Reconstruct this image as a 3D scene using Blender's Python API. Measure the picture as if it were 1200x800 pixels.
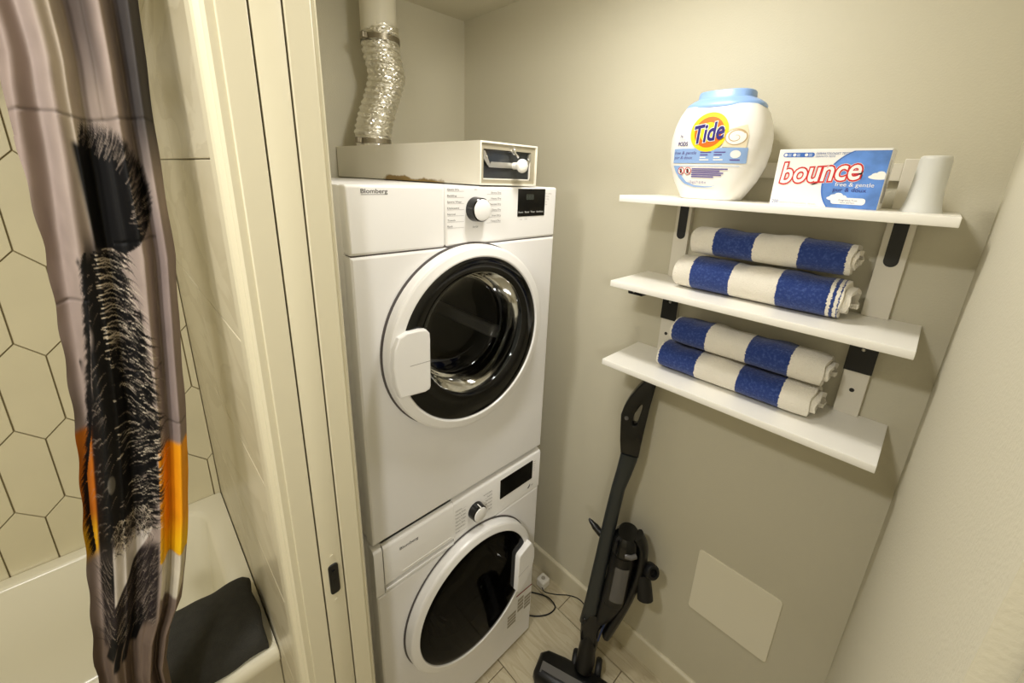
import bpy, bmesh, math, random
import numpy as np
from mathutils import Matrix, Vector

# ------------------------------------------------------------------ camera / world / lights / exposure
for o in list(bpy.data.objects):
    bpy.data.objects.remove(o)
scene = bpy.context.scene
COL = scene.collection
random.seed(7)
rng = np.random.default_rng(7)

CAM_POS = (-0.3119, -0.77, 1.725)
RIGHT = Vector((0.71736, -0.69572, 0.03698))
DOWN = Vector((-0.17413, -0.23044, -0.95738))
FWD = Vector((0.67459, 0.68035, -0.28645))
cam_data = bpy.data.cameras.new('camera')
cam_data.sensor_width = 36.0
cam_data.lens = 480.05 / 1200 * 36.0
cam_data.shift_x = -4.965 / 1200
cam_data.shift_y = -49.63 / 1200
cam_data.clip_start = 0.01
cam = bpy.data.objects.new('camera', cam_data)
COL.objects.link(cam)
m = Matrix((RIGHT, -DOWN, -FWD)).transposed().to_4x4()
m.translation = CAM_POS
cam.matrix_world = m
scene.camera = cam

scene.view_settings.view_transform = 'Standard'
scene.view_settings.look = 'None'
scene.view_settings.gamma = 1.0
scene.view_settings.use_curve_mapping = False
scene.view_settings.exposure = 0.07

world = bpy.data.worlds.new('world')
scene.world = world
world.use_nodes = True
world.node_tree.nodes['Background'].inputs[0].default_value = (1.0, 0.95, 0.85, 1)
world.node_tree.nodes['Background'].inputs[1].default_value = 0.05

CLOSET_LIGHT = (0.35, -0.27, 2.255)
BATH_LIGHT = (-0.72, -0.39, 2.255)
VANITY_LIGHT = (-1.20, -1.56, 1.95)
LIGHT_COL = (1.0, 0.98, 0.95)


def area_light(name, loc, radius, power):
    d = bpy.data.lights.new(name, 'AREA')
    d.shape = 'DISK'
    d.size = radius * 2
    d.energy = power
    d.color = LIGHT_COL
    o = bpy.data.objects.new(name, d)
    COL.objects.link(o)
    o.location = loc
    return o


area_light('closet_lamp', CLOSET_LIGHT, 0.07, 4.2)
gl = bpy.data.lights.new('closet_globe', 'POINT')      # sideways glow of the same domed fixture
gl.energy = 3.2
gl.color = LIGHT_COL
gl.shadow_soft_size = 0.06
glo = bpy.data.objects.new('closet_globe', gl)
COL.objects.link(glo)
glo.location = (CLOSET_LIGHT[0], CLOSET_LIGHT[1], 2.19)
area_light('bathroom_lamp', BATH_LIGHT, 0.08, 11.5)
vl = area_light('vanity_lamp', VANITY_LIGHT, 0.12, 12.0)
vl.rotation_euler = (math.radians(80), 0, 0)


# ------------------------------------------------------------------ materials
def lin(c):
    out = []
    for v in c[:3]:
        v = v / 255.0
        out.append(v / 12.92 if v <= 0.04045 else ((v + 0.055) / 1.055) ** 2.4)
    return (*out, 1.0)


def mat(name, col, rough=0.5, metal=0.0, bump=0.0, bscale=60.0, var=0.0, vscale=8.0, coat=0.0, spec=0.5,
        trans=0.0, emit=0.0, stretch=None, detail=4.0):
    M = bpy.data.materials.new(name)
    M.use_nodes = True
    nt = M.node_tree
    b = nt.nodes['Principled BSDF']
    c = lin(col)
    b.inputs['Base Color'].default_value = c
    b.inputs['Roughness'].default_value = rough
    b.inputs['Metallic'].default_value = metal
    b.inputs['Specular IOR Level'].default_value = spec
    b.inputs['Coat Weight'].default_value = coat
    b.inputs['Transmission Weight'].default_value = trans
    if emit:
        b.inputs['Emission Color'].default_value = c
        b.inputs['Emission Strength'].default_value = emit
    tc = nt.nodes.new('ShaderNodeTexCoord')
    src = tc.outputs['Object']
    if stretch:
        mp = nt.nodes.new('ShaderNodeMapping')
        mp.inputs['Scale'].default_value = stretch
        nt.links.new(src, mp.inputs[0])
        src = mp.outputs[0]
    if var:
        n = nt.nodes.new('ShaderNodeTexNoise')
        n.inputs['Scale'].default_value = vscale
        n.inputs['Detail'].default_value = detail
        nt.links.new(src, n.inputs['Vector'])
        r = nt.nodes.new('ShaderNodeValToRGB')
        r.color_ramp.elements[0].position = 0.3
        r.color_ramp.elements[1].position = 0.7
        r.color_ramp.elements[0].color = tuple(max(0, v * (1 - var)) for v in c[:3]) + (1,)
        r.color_ramp.elements[1].color = tuple(min(1, v * (1 + var)) for v in c[:3]) + (1,)
        nt.links.new(n.outputs['Fac'], r.inputs[0])
        nt.links.new(r.outputs[0], b.inputs['Base Color'])
    if bump:
        n = nt.nodes.new('ShaderNodeTexNoise')
        n.inputs['Scale'].default_value = bscale
        n.inputs['Detail'].default_value = 3
        nt.links.new(src, n.inputs['Vector'])
        bp = nt.nodes.new('ShaderNodeBump')
        bp.inputs['Strength'].default_value = bump
        bp.inputs['Distance'].default_value = 0.002
        nt.links.new(n.outputs['Fac'], bp.inputs['Height'])
        nt.links.new(bp.outputs[0], b.inputs['Normal'])
    return M


def tinted_glass(name, tint, fres=1.45, gloss_rough=0.03):
    M = bpy.data.materials.new(name)
    M.use_nodes = True
    nt = M.node_tree
    nt.nodes.remove(nt.nodes['Principled BSDF'])
    out = nt.nodes['Material Output']
    t = nt.nodes.new('ShaderNodeBsdfTransparent')
    t.inputs[0].default_value = (*tint, 1)
    g = nt.nodes.new('ShaderNodeBsdfGlossy')
    g.inputs['Roughness'].default_value = gloss_rough
    f = nt.nodes.new('ShaderNodeFresnel')
    f.inputs[0].default_value = fres
    mx = nt.nodes.new('ShaderNodeMixShader')
    nt.links.new(f.outputs[0], mx.inputs[0])
    nt.links.new(t.outputs[0], mx.inputs[1])
    nt.links.new(g.outputs[0], mx.inputs[2])
    nt.links.new(mx.outputs[0], out.inputs[0])
    return M


M_WALL = mat('wall_paint', (206, 200, 178), 0.75, bump=0.25, bscale=260)
M_CEIL = mat('ceiling_paint', (212, 206, 184), 0.85, bump=0.2, bscale=200)
M_TRIM = mat('trim_paint', (208, 200, 172), 0.38, bump=0.06, bscale=90)
M_BASE = mat('baseboard_paint', (214, 206, 180), 0.4)
M_GROUT = mat('floor_grout', (120, 106, 80), 0.9)
M_WGROUT = mat('hex_grout', (150, 136, 100), 0.9)
M_HEX = mat('hex_tile_glaze', (214, 205, 172), 0.22, var=0.03, vscale=5)
M_APPL = mat('appliance_white_enamel', (240, 238, 236), 0.32)
M_APPL2 = mat('appliance_white_plastic', (243, 241, 238), 0.28)
M_GAP = mat('dark_gap', (40, 38, 36), 0.8)
M_SEAL = mat('gap_grey', (96, 90, 88), 0.6)
M_BLACKGLOSS = mat('black_gloss_plastic', (6, 6, 6), 0.12)
M_SCREEN = mat('black_screen', (4, 4, 4), 0.25)
M_CHROMEKNOB = mat('knob_silver', (200, 198, 196), 0.25, metal=0.6)
M_INK = mat('grey_ink', (92, 88, 88), 0.6)
M_INKL = mat('light_ink', (168, 163, 160), 0.6)
M_WHITEINK = mat('white_ink', (220, 220, 215), 0.5)
M_DIMSEG = mat('dim_segment', (70, 76, 68), 0.4)
M_REDINK = mat('dark_red_ink', (140, 14, 10), 0.6)
M_STKR = mat('sticker_grey', (172, 164, 148), 0.5)
M_WRIM2 = tinted_glass('washer_bowl_glass', (0.5, 0.5, 0.48), 1.5, 0.05)
M_WRIM = mat('washer_bowl_rim', (120, 118, 110), 0.25)
M_DRUM = mat('drum_steel', (104, 100, 95), 0.38, metal=0.85, bump=0.2, bscale=120)
M_GASKET = mat('gasket_grey', (150, 150, 150), 0.5)
M_DGLASS = tinted_glass('dryer_door_glass', (0.30, 0.30, 0.29), 1.3)
M_WGLASS = tinted_glass('washer_door_glass', (0.10, 0.10, 0.095), 1.18, 0.05)
M_CLEAR = tinted_glass('clear_lens_plastic', (0.75, 0.77, 0.76), 1.6, 0.08)
M_SHELF = mat('shelf_white_laminate', (250, 247, 238), 0.35, bump=0.03, bscale=40)
M_UPR = mat('upright_white_paint', (226, 220, 204), 0.4)
M_BLACKMETAL = mat('black_metal', (10, 10, 10), 0.4)
M_SCREW = mat('screw_steel', (190, 188, 180), 0.3, metal=0.9)
M_FOIL = mat('aluminium_foil', (238, 235, 226), 0.28, metal=1.0)
M_CLAMP = mat('steel_clamp', (150, 142, 124), 0.35, metal=0.9)
M_PVC = mat('white_pvc', (222, 216, 196), 0.45)
M_TUB = mat('tub_acrylic', (232, 226, 202), 0.18)
M_DTOWEL = mat('charcoal_terry', (52, 51, 46), 0.95, bump=0.9, bscale=420, var=0.12, vscale=60)
M_VAC = mat('vacuum_graphite', (38, 42, 42), 0.34)
M_VACBLK = mat('vacuum_black', (5, 5, 6), 0.35)
M_VACGLOSS = mat('vacuum_gloss_black', (9, 10, 11), 0.16)
M_VACBIN = mat('vacuum_smoke_bin', (92, 90, 88), 0.22)
M_VACBLUE = mat('vacuum_blue_accent', (26, 44, 84), 0.3)
M_RUB = mat('rubber_black', (7, 7, 7), 0.55)
M_WPLAST = mat('white_plastic', (236, 232, 222), 0.35)
M_TIDEW = mat('detergent_white', (244, 241, 234), 0.3)
M_TIDEB = mat('detergent_lid_blue', (140, 174, 224), 0.35)
M_LBLUE = mat('label_light_blue', (146, 178, 226), 0.45)
M_PALEBLUE = mat('label_pale_blue', (200, 215, 236), 0.45)
M_YEL = mat('logo_yellow', (246, 214, 20), 0.45)
M_ORG = mat('logo_orange', (234, 112, 20), 0.45)
M_NAVY = mat('logo_navy', (44, 32, 118), 0.45)
M_PURP = mat('label_purple', (92, 76, 150), 0.5)
M_WPRINT = mat('print_white', (246, 244, 238), 0.45)
M_CREAM = mat('pod_cream', (232, 220, 192), 0.4)
M_TAN = mat('pod_tan', (196, 170, 126), 0.4)
M_CARD = mat('carton_white', (242, 240, 236), 0.5)
M_SKY = mat('carton_sky_blue', (92, 138, 212), 0.5, var=0.35, vscale=22)
M_SKYD = mat('carton_blue', (58, 108, 190), 0.5)
M_RED = mat('logo_red', (206, 34, 36), 0.45)
M_TEXTBLUE = mat('text_blue', (60, 92, 160), 0.5)
M_PANEL = mat('access_panel_paint', (236, 230, 208), 0.5)
M_EMIT = mat('lamp_diffuser', (255, 244, 220), 0.5, emit=2.0)
M_CHROME = mat('chrome_rod', (220, 220, 220), 0.12, metal=1.0)
M_DOOR = mat('door_paint', (206, 198, 170), 0.45, bump=0.05, bscale=60)


def cup_material():
    M = mat('frosted_plastic', (236, 236, 230), 0.45)
    nt = M.node_tree
    b = nt.nodes['Principled BSDF']
    out = nt.nodes['Material Output']
    tr = nt.nodes.new('ShaderNodeBsdfTransparent')
    tl = nt.nodes.new('ShaderNodeBsdfTranslucent')
    tl.inputs[0].default_value = lin((238, 236, 226))
    m1 = nt.nodes.new('ShaderNodeMixShader')
    m1.inputs[0].default_value = 0.15
    m2 = nt.nodes.new('ShaderNodeMixShader')
    m2.inputs[0].default_value = 0.22
    nt.links.new(b.outputs[0], m1.inputs[1])
    nt.links.new(tl.outputs[0], m1.inputs[2])
    nt.links.new(m1.outputs[0], m2.inputs[1])
    nt.links.new(tr.outputs[0], m2.inputs[2])
    nt.links.new(m2.outputs[0], out.inputs[0])
    return M


M_CUP = cup_material()


def marble_material(name, c0, c1, vein, scale, rough):
    M = bpy.data.materials.new(name)
    M.use_nodes = True
    nt = M.node_tree
    b = nt.nodes['Principled BSDF']
    b.inputs['Roughness'].default_value = rough
    tc = nt.nodes.new('ShaderNodeTexCoord')
    geo = nt.nodes.new('ShaderNodeNewGeometry')
    mp = nt.nodes.new('ShaderNodeMapping')
    mp.inputs['Scale'].default_value = scale
    nt.links.new(geo.outputs['Position'], mp.inputs[0])
    n = nt.nodes.new('ShaderNodeTexNoise')
    n.inputs['Scale'].default_value = 1.0
    n.inputs['Detail'].default_value = 6
    n.inputs['Distortion'].default_value = 0.8
    nt.links.new(mp.outputs[0], n.inputs['Vector'])
    r = nt.nodes.new('ShaderNodeValToRGB')
    r.color_ramp.elements[0].position = 0.3
    r.color_ramp.elements[0].color = lin(c0)
    r.color_ramp.elements[1].position = 0.72
    r.color_ramp.elements[1].color = lin(c1)
    e = r.color_ramp.elements.new(0.5)
    e.color = lin(vein)
    e2 = r.color_ramp.elements.new(0.47)
    e2.color = lin([(a + b_) / 2 for a, b_ in zip(c0, c1)])
    nt.links.new(n.outputs['Fac'], r.inputs[0])
    nt.links.new(r.outputs[0], b.inputs['Base Color'])
    return M


M_MARBLE = marble_material('marble_tile', (202, 193, 166), (210, 201, 175), (192, 182, 154), (9, 3, 7), 0.3)


def floor_tile_material():
    M = marble_material('floor_tile_stone', (192, 181, 152), (202, 192, 164), (184, 171, 141), (34, 5, 10), 0.55)
    nt = M.node_tree
    b = nt.nodes['Principled BSDF']
    geo = nt.nodes.new('ShaderNodeNewGeometry')
    n = nt.nodes.new('ShaderNodeTexNoise')
    n.inputs['Scale'].default_value = 130
    n.inputs['Detail'].default_value = 4
    nt.links.new(geo.outputs['Position'], n.inputs['Vector'])
    bp = nt.nodes.new('ShaderNodeBump')
    bp.inputs['Strength'].default_value = 0.35
    bp.inputs['Distance'].default_value = 0.002
    nt.links.new(n.outputs['Fac'], bp.inputs['Height'])
    nt.links.new(bp.outputs[0], b.inputs['Normal'])
    return M


M_FTILE = floor_tile_material()


def lint_box_material():
    M = mat('painted_sheet_metal', (240, 235, 220), 0.5)
    nt = M.node_tree
    b = nt.nodes['Principled BSDF']
    geo = nt.nodes.new('ShaderNodeNewGeometry')
    sep = nt.nodes.new('ShaderNodeSeparateXYZ')
    nt.links.new(geo.outputs['Position'], sep.inputs[0])
    n = nt.nodes.new('ShaderNodeTexNoise')
    n.inputs['Scale'].default_value = 14
    n.inputs['Detail'].default_value = 5
    nt.links.new(geo.outputs['Position'], n.inputs['Vector'])
    # rust-brown glue stain creeping up from the bottom edge, between two depths along the box
    z = nt.nodes.new('ShaderNodeMapRange')
    z.inputs['From Min'].default_value = 1.703
    z.inputs['From Max'].default_value = 1.730
    z.inputs['To Min'].default_value = 0.62
    z.inputs['To Max'].default_value = 0.0
    nt.links.new(sep.outputs['Z'], z.inputs['Value'])
    y1 = nt.nodes.new('ShaderNodeMapRange')
    y1.inputs['From Min'].default_value = 0.09
    y1.inputs['From Max'].default_value = 0.20
    nt.links.new(sep.outputs['Y'], y1.inputs['Value'])
    y2 = nt.nodes.new('ShaderNodeMapRange')
    y2.inputs['From Min'].default_value = 0.50
    y2.inputs['From Max'].default_value = 0.38
    nt.links.new(sep.outputs['Y'], y2.inputs['Value'])
    m1 = nt.nodes.new('ShaderNodeMath'); m1.operation = 'MULTIPLY'
    m2 = nt.nodes.new('ShaderNodeMath'); m2.operation = 'MULTIPLY'
    m3 = nt.nodes.new('ShaderNodeMath'); m3.operation = 'MULTIPLY_ADD'
    m3.inputs[1].default_value = 0.9
    nt.links.new(y1.outputs[0], m1.inputs[0]); nt.links.new(y2.outputs[0], m1.inputs[1])
    nt.links.new(z.outputs[0], m2.inputs[0]); nt.links.new(m1.outputs[0], m2.inputs[1])
    nt.links.new(n.outputs['Fac'], m3.inputs[0])
    nt.links.new(m2.outputs[0], m3.inputs[2])
    rp = nt.nodes.new('ShaderNodeValToRGB')
    rp.color_ramp.elements[0].position = 0.74
    rp.color_ramp.elements[0].color = lin((240, 235, 220))
    rp.color_ramp.elements[1].position = 0.84
    rp.color_ramp.elements[1].color = lin((150, 122, 66))
    nt.links.new(m3.outputs[0], rp.inputs[0])
    nt.links.new(rp.outputs[0], b.inputs['Base Color'])
    return M


M_LINT = lint_box_material()


def towel_material(name, stops):
    """stops: list of (y, 'b' or 'w') going from larger y to smaller; colour holds from that y on (towards -y)."""
    M = bpy.data.materials.new(name)
    M.use_nodes = True
    nt = M.node_tree
    b = nt.nodes['Principled BSDF']
    b.inputs['Roughness'].default_value = 0.95
    b.inputs['Specular IOR Level'].default_value = 0.15
    b.inputs['Sheen Weight'].default_value = 0.25
    geo = nt.nodes.new('ShaderNodeNewGeometry')
    sep = nt.nodes.new('ShaderNodeSeparateXYZ')
    nt.links.new(geo.outputs['Position'], sep.inputs[0])
    n = nt.nodes.new('ShaderNodeTexNoise')
    n.inputs['Scale'].default_value = 300
    n.inputs['Detail'].default_value = 1
    nt.links.new(geo.outputs['Position'], n.inputs['Vector'])
    j = nt.nodes.new('ShaderNodeMath'); j.operation = 'MULTIPLY_ADD'
    j.inputs[1].default_value = 0.006
    nt.links.new(n.outputs['Fac'], j.inputs[0])
    nt.links.new(sep.outputs['Y'], j.inputs[2])
    y0, y1 = -0.25, -0.75
    mr = nt.nodes.new('ShaderNodeMapRange')
    mr.inputs['From Min'].default_value = y0 + 0.003
    mr.inputs['From Max'].default_value = y1 + 0.003
    nt.links.new(j.outputs[0], mr.inputs['Value'])
    rp = nt.nodes.new('ShaderNodeValToRGB')
    rp.color_ramp.interpolation = 'CONSTANT'
    cols = {'b': (0, 0, 0, 1), 'w': (1, 1, 1, 1)}
    els = rp.color_ramp.elements
    els[0].position = 0.0
    els[0].color = cols[stops[0][1]]
    for i, (y, c) in enumerate(stops[1:]):
        p = (y - y0) / (y1 - y0)
        if i == 0:
            e = els[1]; e.position = p
        else:
            e = els.new(p)
        e.color = cols[c]
    nt.links.new(mr.outputs[0], rp.inputs[0])
    # flecks of white yarn in the blue
    n2 = nt.nodes.new('ShaderNodeTexNoise')
    n2.inputs['Scale'].default_value = 170
    n2.inputs['Detail'].default_value = 3
    nt.links.new(geo.outputs['Position'], n2.inputs['Vector'])
    r2 = nt.nodes.new('ShaderNodeValToRGB')
    r2.color_ramp.elements[0].position = 0.50
    r2.color_ramp.elements[0].color = lin((42, 62, 124))
    r2.color_ramp.elements[1].position = 0.80
    r2.color_ramp.elements[1].color = lin((78, 98, 156))
    nt.links.new(n2.outputs['Fac'], r2.inputs[0])
    mx = nt.nodes.new('ShaderNodeMix'); mx.data_type = 'RGBA'
    mx.inputs[7].default_value = lin((236, 230, 216))
    nt.links.new(rp.outputs[0], mx.inputs[0])
    nt.links.new(r2.outputs[0], mx.inputs[6])
    nt.links.new(mx.outputs[2], b.inputs['Base Color'])
    bp = nt.nodes.new('ShaderNodeBump')
    bp.inputs['Strength'].default_value = 0.8
    bp.inputs['Distance'].default_value = 0.003
    n3 = nt.nodes.new('ShaderNodeTexNoise')
    n3.inputs['Scale'].default_value = 350
    nt.links.new(geo.outputs['Position'], n3.inputs['Vector'])
    nt.links.new(n3.outputs['Fac'], bp.inputs['Height'])
    nt.links.new(bp.outputs[0], b.inputs['Normal'])
    return M


# ------------------------------------------------------------------ text outlines (made first, while the scene is small)
_TEXT = {}


def glyphs(s, offset=0.0, shear=0.0, spacing=1.0):
    key = (s, offset, shear, spacing)
    if key in _TEXT:
        return _TEXT[key]
    cu = bpy.data.curves.new('lettering', 'FONT')
    cu.body = s
    cu.size = 1.0
    cu.offset = offset
    cu.shear = shear
    cu.space_character = spacing
    cu.resolution_u = 4
    ob = bpy.data.objects.new('lettering', cu)
    COL.objects.link(ob)
    dg = bpy.context.evaluated_depsgraph_get()
    me = bpy.data.meshes.new_from_object(ob.evaluated_get(dg))
    v = np.array([p.co[:2] for p in me.vertices])
    f = [tuple(p.vertices) for p in me.polygons]
    bpy.data.objects.remove(ob)
    bpy.data.curves.remove(cu)
    bpy.data.meshes.remove(me)
    _TEXT[key] = (v, f)
    return _TEXT[key]


# ------------------------------------------------------------------ mesh helpers
def thing(name, loc, label=None, cat=None, group=None, kind=None):
    o = bpy.data.objects.new(name, None)
    o.empty_display_size = 0.05
    COL.objects.link(o)
    o.location = loc
    tag(o, label, cat, group, kind)
    return o


def tag(o, label=None, cat=None, group=None, kind=None):
    if label: o['label'] = label
    if cat: o['category'] = cat
    if group: o['group'] = group
    if kind: o['kind'] = kind
    return o


def base_of(p):
    v = Vector((0, 0, 0))
    while p is not None:
        v = v + p.location
        p = p.parent
    return v


def link(name, me, material, parent=None, smooth=False, origin=None):
    o = bpy.data.objects.new(name, me)
    COL.objects.link(o)
    me.materials.append(material)
    if smooth:
        for p in me.polygons:
            p.use_smooth = True
    if parent is not None:
        b = base_of(parent)
        me.transform(Matrix.Translation(-b))
        o.parent = parent
    elif origin is not None:
        me.transform(Matrix.Translation(-Vector(origin)))
        o.location = origin
    return o


def from_bm(name, bm, material, parent=None, smooth=False, origin=None):
    bmesh.ops.recalc_face_normals(bm, faces=bm.faces)
    me = bpy.data.meshes.new(name)
    bm.to_mesh(me)
    bm.free()
    return link(name, me, material, parent, smooth, origin)


def from_py(name, v, f, material, parent=None, smooth=False, origin=None, fixn=True):
    me = bpy.data.meshes.new(name)
    me.from_pydata([tuple(map(float, p)) for p in v], [], f)
    me.update()
    if fixn:
        bm = bmesh.new(); bm.from_mesh(me)
        bmesh.ops.recalc_face_normals(bm, faces=bm.faces)
        bm.to_mesh(me); bm.free()
    return link(name, me, material, parent, smooth, origin)


def bm_box(bm, x0, x1, y0, y1, z0, z1, bevel=0.0, seg=3):
    r = bmesh.ops.create_cube(bm, size=1.0)
    vs = r['verts']
    for v in vs:
        v.co = Vector((x0 + (v.co.x + .5) * (x1 - x0), y0 + (v.co.y + .5) * (y1 - y0), z0 + (v.co.z + .5) * (z1 - z0)))
    if bevel:
        es = list({e for v in vs for e in v.link_edges})
        bmesh.ops.bevel(bm, geom=es, offset=bevel, segments=seg, profile=0.5, affect='EDGES')


def box(name, x0, x1, y0, y1, z0, z1, material, parent=None, bevel=0.0, seg=3, smooth=None, origin=None, rot=None):
    bm = bmesh.new()
    bm_box(bm, min(x0, x1), max(x0, x1), min(y0, y1), max(y0, y1), min(z0, z1), max(z0, z1), bevel, seg)
    if rot is not None:
        bmesh.ops.transform(bm, matrix=rot, verts=bm.verts)
    o = from_bm(name, bm, material, parent, False, origin)
    if smooth or (smooth is None and bevel):
        soft(o)
        flat_big(o)
    return o


def flat_big(o):
    """keep the large flat faces flat so that only the bevels are rounded"""
    ps = o.data.polygons
    lim = max(p.area for p in ps) * .08
    for p in ps:
        if p.area > lim:
            p.use_smooth = False


def soft(o, angle=40):
    me = o.data
    bm = bmesh.new(); bm.from_mesh(me)
    for f in bm.faces: f.smooth = True
    for e in bm.edges:
        if len(e.link_faces) == 2 and e.calc_face_angle(0) > math.radians(angle):
            e.smooth = False
    bm.to_mesh(me); bm.free()


def lathe(name, prof, center, axis, material, parent=None, seg=64, smooth=True, closed=False, origin=None, angle=40):
    """prof: list of (r, h). axis 'y': circle in XZ, h along +Y; 'z': circle in XY, h along +Z; or a Vector axis."""
    c = Vector(center)
    if axis == 'y':
        a, u, w = Vector((0, 1, 0)), Vector((1, 0, 0)), Vector((0, 0, 1))
    elif axis == 'z':
        a, u, w = Vector((0, 0, 1)), Vector((1, 0, 0)), Vector((0, 1, 0))
    elif axis == 'x':
        a, u, w = Vector((1, 0, 0)), Vector((0, 1, 0)), Vector((0, 0, 1))
    else:
        a = Vector(axis).normalized()
        u = a.orthogonal().normalized()
        w = a.cross(u)
    v, f = [], []
    n = len(prof)
    for i in range(seg):
        t = 2 * math.pi * i / seg
        d = u * math.cos(t) + w * math.sin(t)
        for r, h in prof:
            v.append(c + d * r + a * h)
    m_ = n if closed else n - 1
    for i in range(seg):
        j = (i + 1) % seg
        for k in range(m_):
            l = (k + 1) % n
            f.append((i * n + k, i * n + l, j * n + l, j * n + k))
    me = bpy.data.meshes.new(name)
    me.from_pydata([tuple(p) for p in v], [], f)
    bm = bmesh.new(); bm.from_mesh(me)
    bmesh.ops.remove_doubles(bm, verts=bm.verts, dist=1e-6)
    bmesh.ops.recalc_face_normals(bm, faces=bm.faces)
    bm.to_mesh(me); bm.free()
    o = link(name, me, material, parent, False, origin)
    if smooth: soft(o, angle)
    return o


def prism(name, pts, mapf, d0, d1, material, parent=None, bevel=0.0, seg=2, origin=None, smooth=True):
    """polygon pts (a,b) extruded between depths d0 and d1; mapf(a,b,d)->xyz"""
    bm = bmesh.new()
    lo = [bm.verts.new(mapf(a, b, d0)) for a, b in pts]
    hi = [bm.verts.new(mapf(a, b, d1)) for a, b in pts]
    n = len(pts)
    bm.faces.new(lo[::-1]); top = bm.faces.new(hi)
    for i in range(n):
        bm.faces.new((lo[i], lo[(i + 1) % n], hi[(i + 1) % n], hi[i]))
    bmesh.ops.recalc_face_normals(bm, faces=bm.faces)
    if bevel:
        es = list(top.edges)
        bmesh.ops.bevel(bm, geom=es, offset=bevel, segments=seg, profile=0.5, affect='EDGES')
    o = from_bm(name, bm, material, parent, False, origin)
    if smooth:
        soft(o, 35)
        for p in o.data.polygons:
            if len(p.vertices) > 4: p.use_smooth = False
    return o


def tube(name, pts, rad, material, parent=None, seg=16, origin=None, flat=None, cap=True):
    """tube along 3D points, rad a number or a list; flat=(vector, ratio) squashes the section along a direction."""
    P = [Vector(p) for p in pts]
    n = len(P)
    R_ = rad if isinstance(rad, (list, tuple)) else [rad] * n
    v, f = [], []
    prev = None
    for i in range(n):
        t = (P[min(i + 1, n - 1)] - P[max(i - 1, 0)]).normalized()
        if prev is None:
            u = t.orthogonal().normalized()
        else:
            u = (prev - t * prev.dot(t)).normalized()
        prev = u
        w = t.cross(u)
        for k in range(seg):
            a = 2 * math.pi * k / seg
            d = (u * math.cos(a) + w * math.sin(a)) * R_[i]
            if flat:
                fv, fr = Vector(flat[0]).normalized(), flat[1]
                d = d + fv * d.dot(fv) * (fr - 1)
            v.append(P[i] + d)
    for i in range(n - 1):
        for k in range(seg):
            l = (k + 1) % seg
            f.append((i * seg + k, i * seg + l, (i + 1) * seg + l, (i + 1) * seg + k))
    if cap:
        f.append(tuple(range(seg))[::-1])
        f.append(tuple((n - 1) * seg + k for k in range(seg)))
    o = from_py(name, v, f, material, parent, False, origin)
    soft(o, 50)
    return o


def smooth_path(pts, n=8):
    P = [np.array(p, float) for p in pts]
    P = [2 * P[0] - P[1]] + P + [2 * P[-1] - P[-2]]
    out = []
    for i in range(1, len(P) - 2):
        for k in range(n):
            t = k / n
            a, b, c, d = P[i - 1], P[i], P[i + 1], P[i + 2]
            out.append(0.5 * ((2 * b) + (-a + c) * t + (2 * a - 5 * b + 4 * c - d) * t * t + (-a + 3 * b - 3 * c + d) * t ** 3))
    out.append(P[-2])
    return [tuple(p) for p in out]


def rrect(x0, x1, y0, y1, r, n=6):
    pts = []
    for cx, cy, a0 in ((x1 - r, y1 - r, 0), (x0 + r, y1 - r, 90), (x0 + r, y0 + r, 180), (x1 - r, y0 + r, 270)):
        for k in range(n + 1):
            a = math.radians(a0 + 90 * k / n)
            pts.append((cx + r * math.cos(a), cy + r * math.sin(a)))
    return pts


def ellipse(cx, cy, rx, ry, n=48):
    return [(cx + rx * math.cos(2 * math.pi * k / n), cy + ry * math.sin(2 * math.pi * k / n)) for k in range(n)]


def flat_poly(name, pts, mapf, material, parent, split=None):
    """thin printed area: one polygon, mapped on a surface"""
    bm = bmesh.new()
    vs = [bm.verts.new((a, b, 0)) for a, b in pts]
    bm.faces.new(vs)
    return _finish_print(name, bm, mapf, material, parent, split)


def _finish_print(name, bm, mapf, material, parent, split, step=None):
    if split:
        bmesh.ops.triangulate(bm, faces=bm.faces)
        for _ in range(6):
            es = [e for e in bm.edges if e.calc_length() > split]
            if not es: break
            bmesh.ops.subdivide_edges(bm, edges=es, cuts=1)
            bmesh.ops.triangulate(bm, faces=[f for f in bm.faces if len(f.verts) > 3])
    lift = {}
    if step:                       # neighbouring bold letters overlap: lift each a hair above the one before
        seen, isl = set(), []
        for v0 in bm.verts:
            if v0 in seen: continue
            stack, grp = [v0], []
            seen.add(v0)
            while stack:
                q = stack.pop(); grp.append(q)
                for e in q.link_edges:
                    w = e.other_vert(q)
                    if w not in seen:
                        seen.add(w); stack.append(w)
            isl.append(grp)
        isl.sort(key=lambda g_: min(p.co.x for p in g_))
        for i, g_ in enumerate(isl):
            for p in g_: lift[p] = i
    for v in bm.verts:
        p = Vector(mapf(v.co.x, v.co.y))
        if step: p = p + Vector(step) * lift[v]
        v.co = p
    me = bpy.data.meshes.new(name)
    bm.to_mesh(me); bm.free()
    return link(name, me, material, parent)


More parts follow.
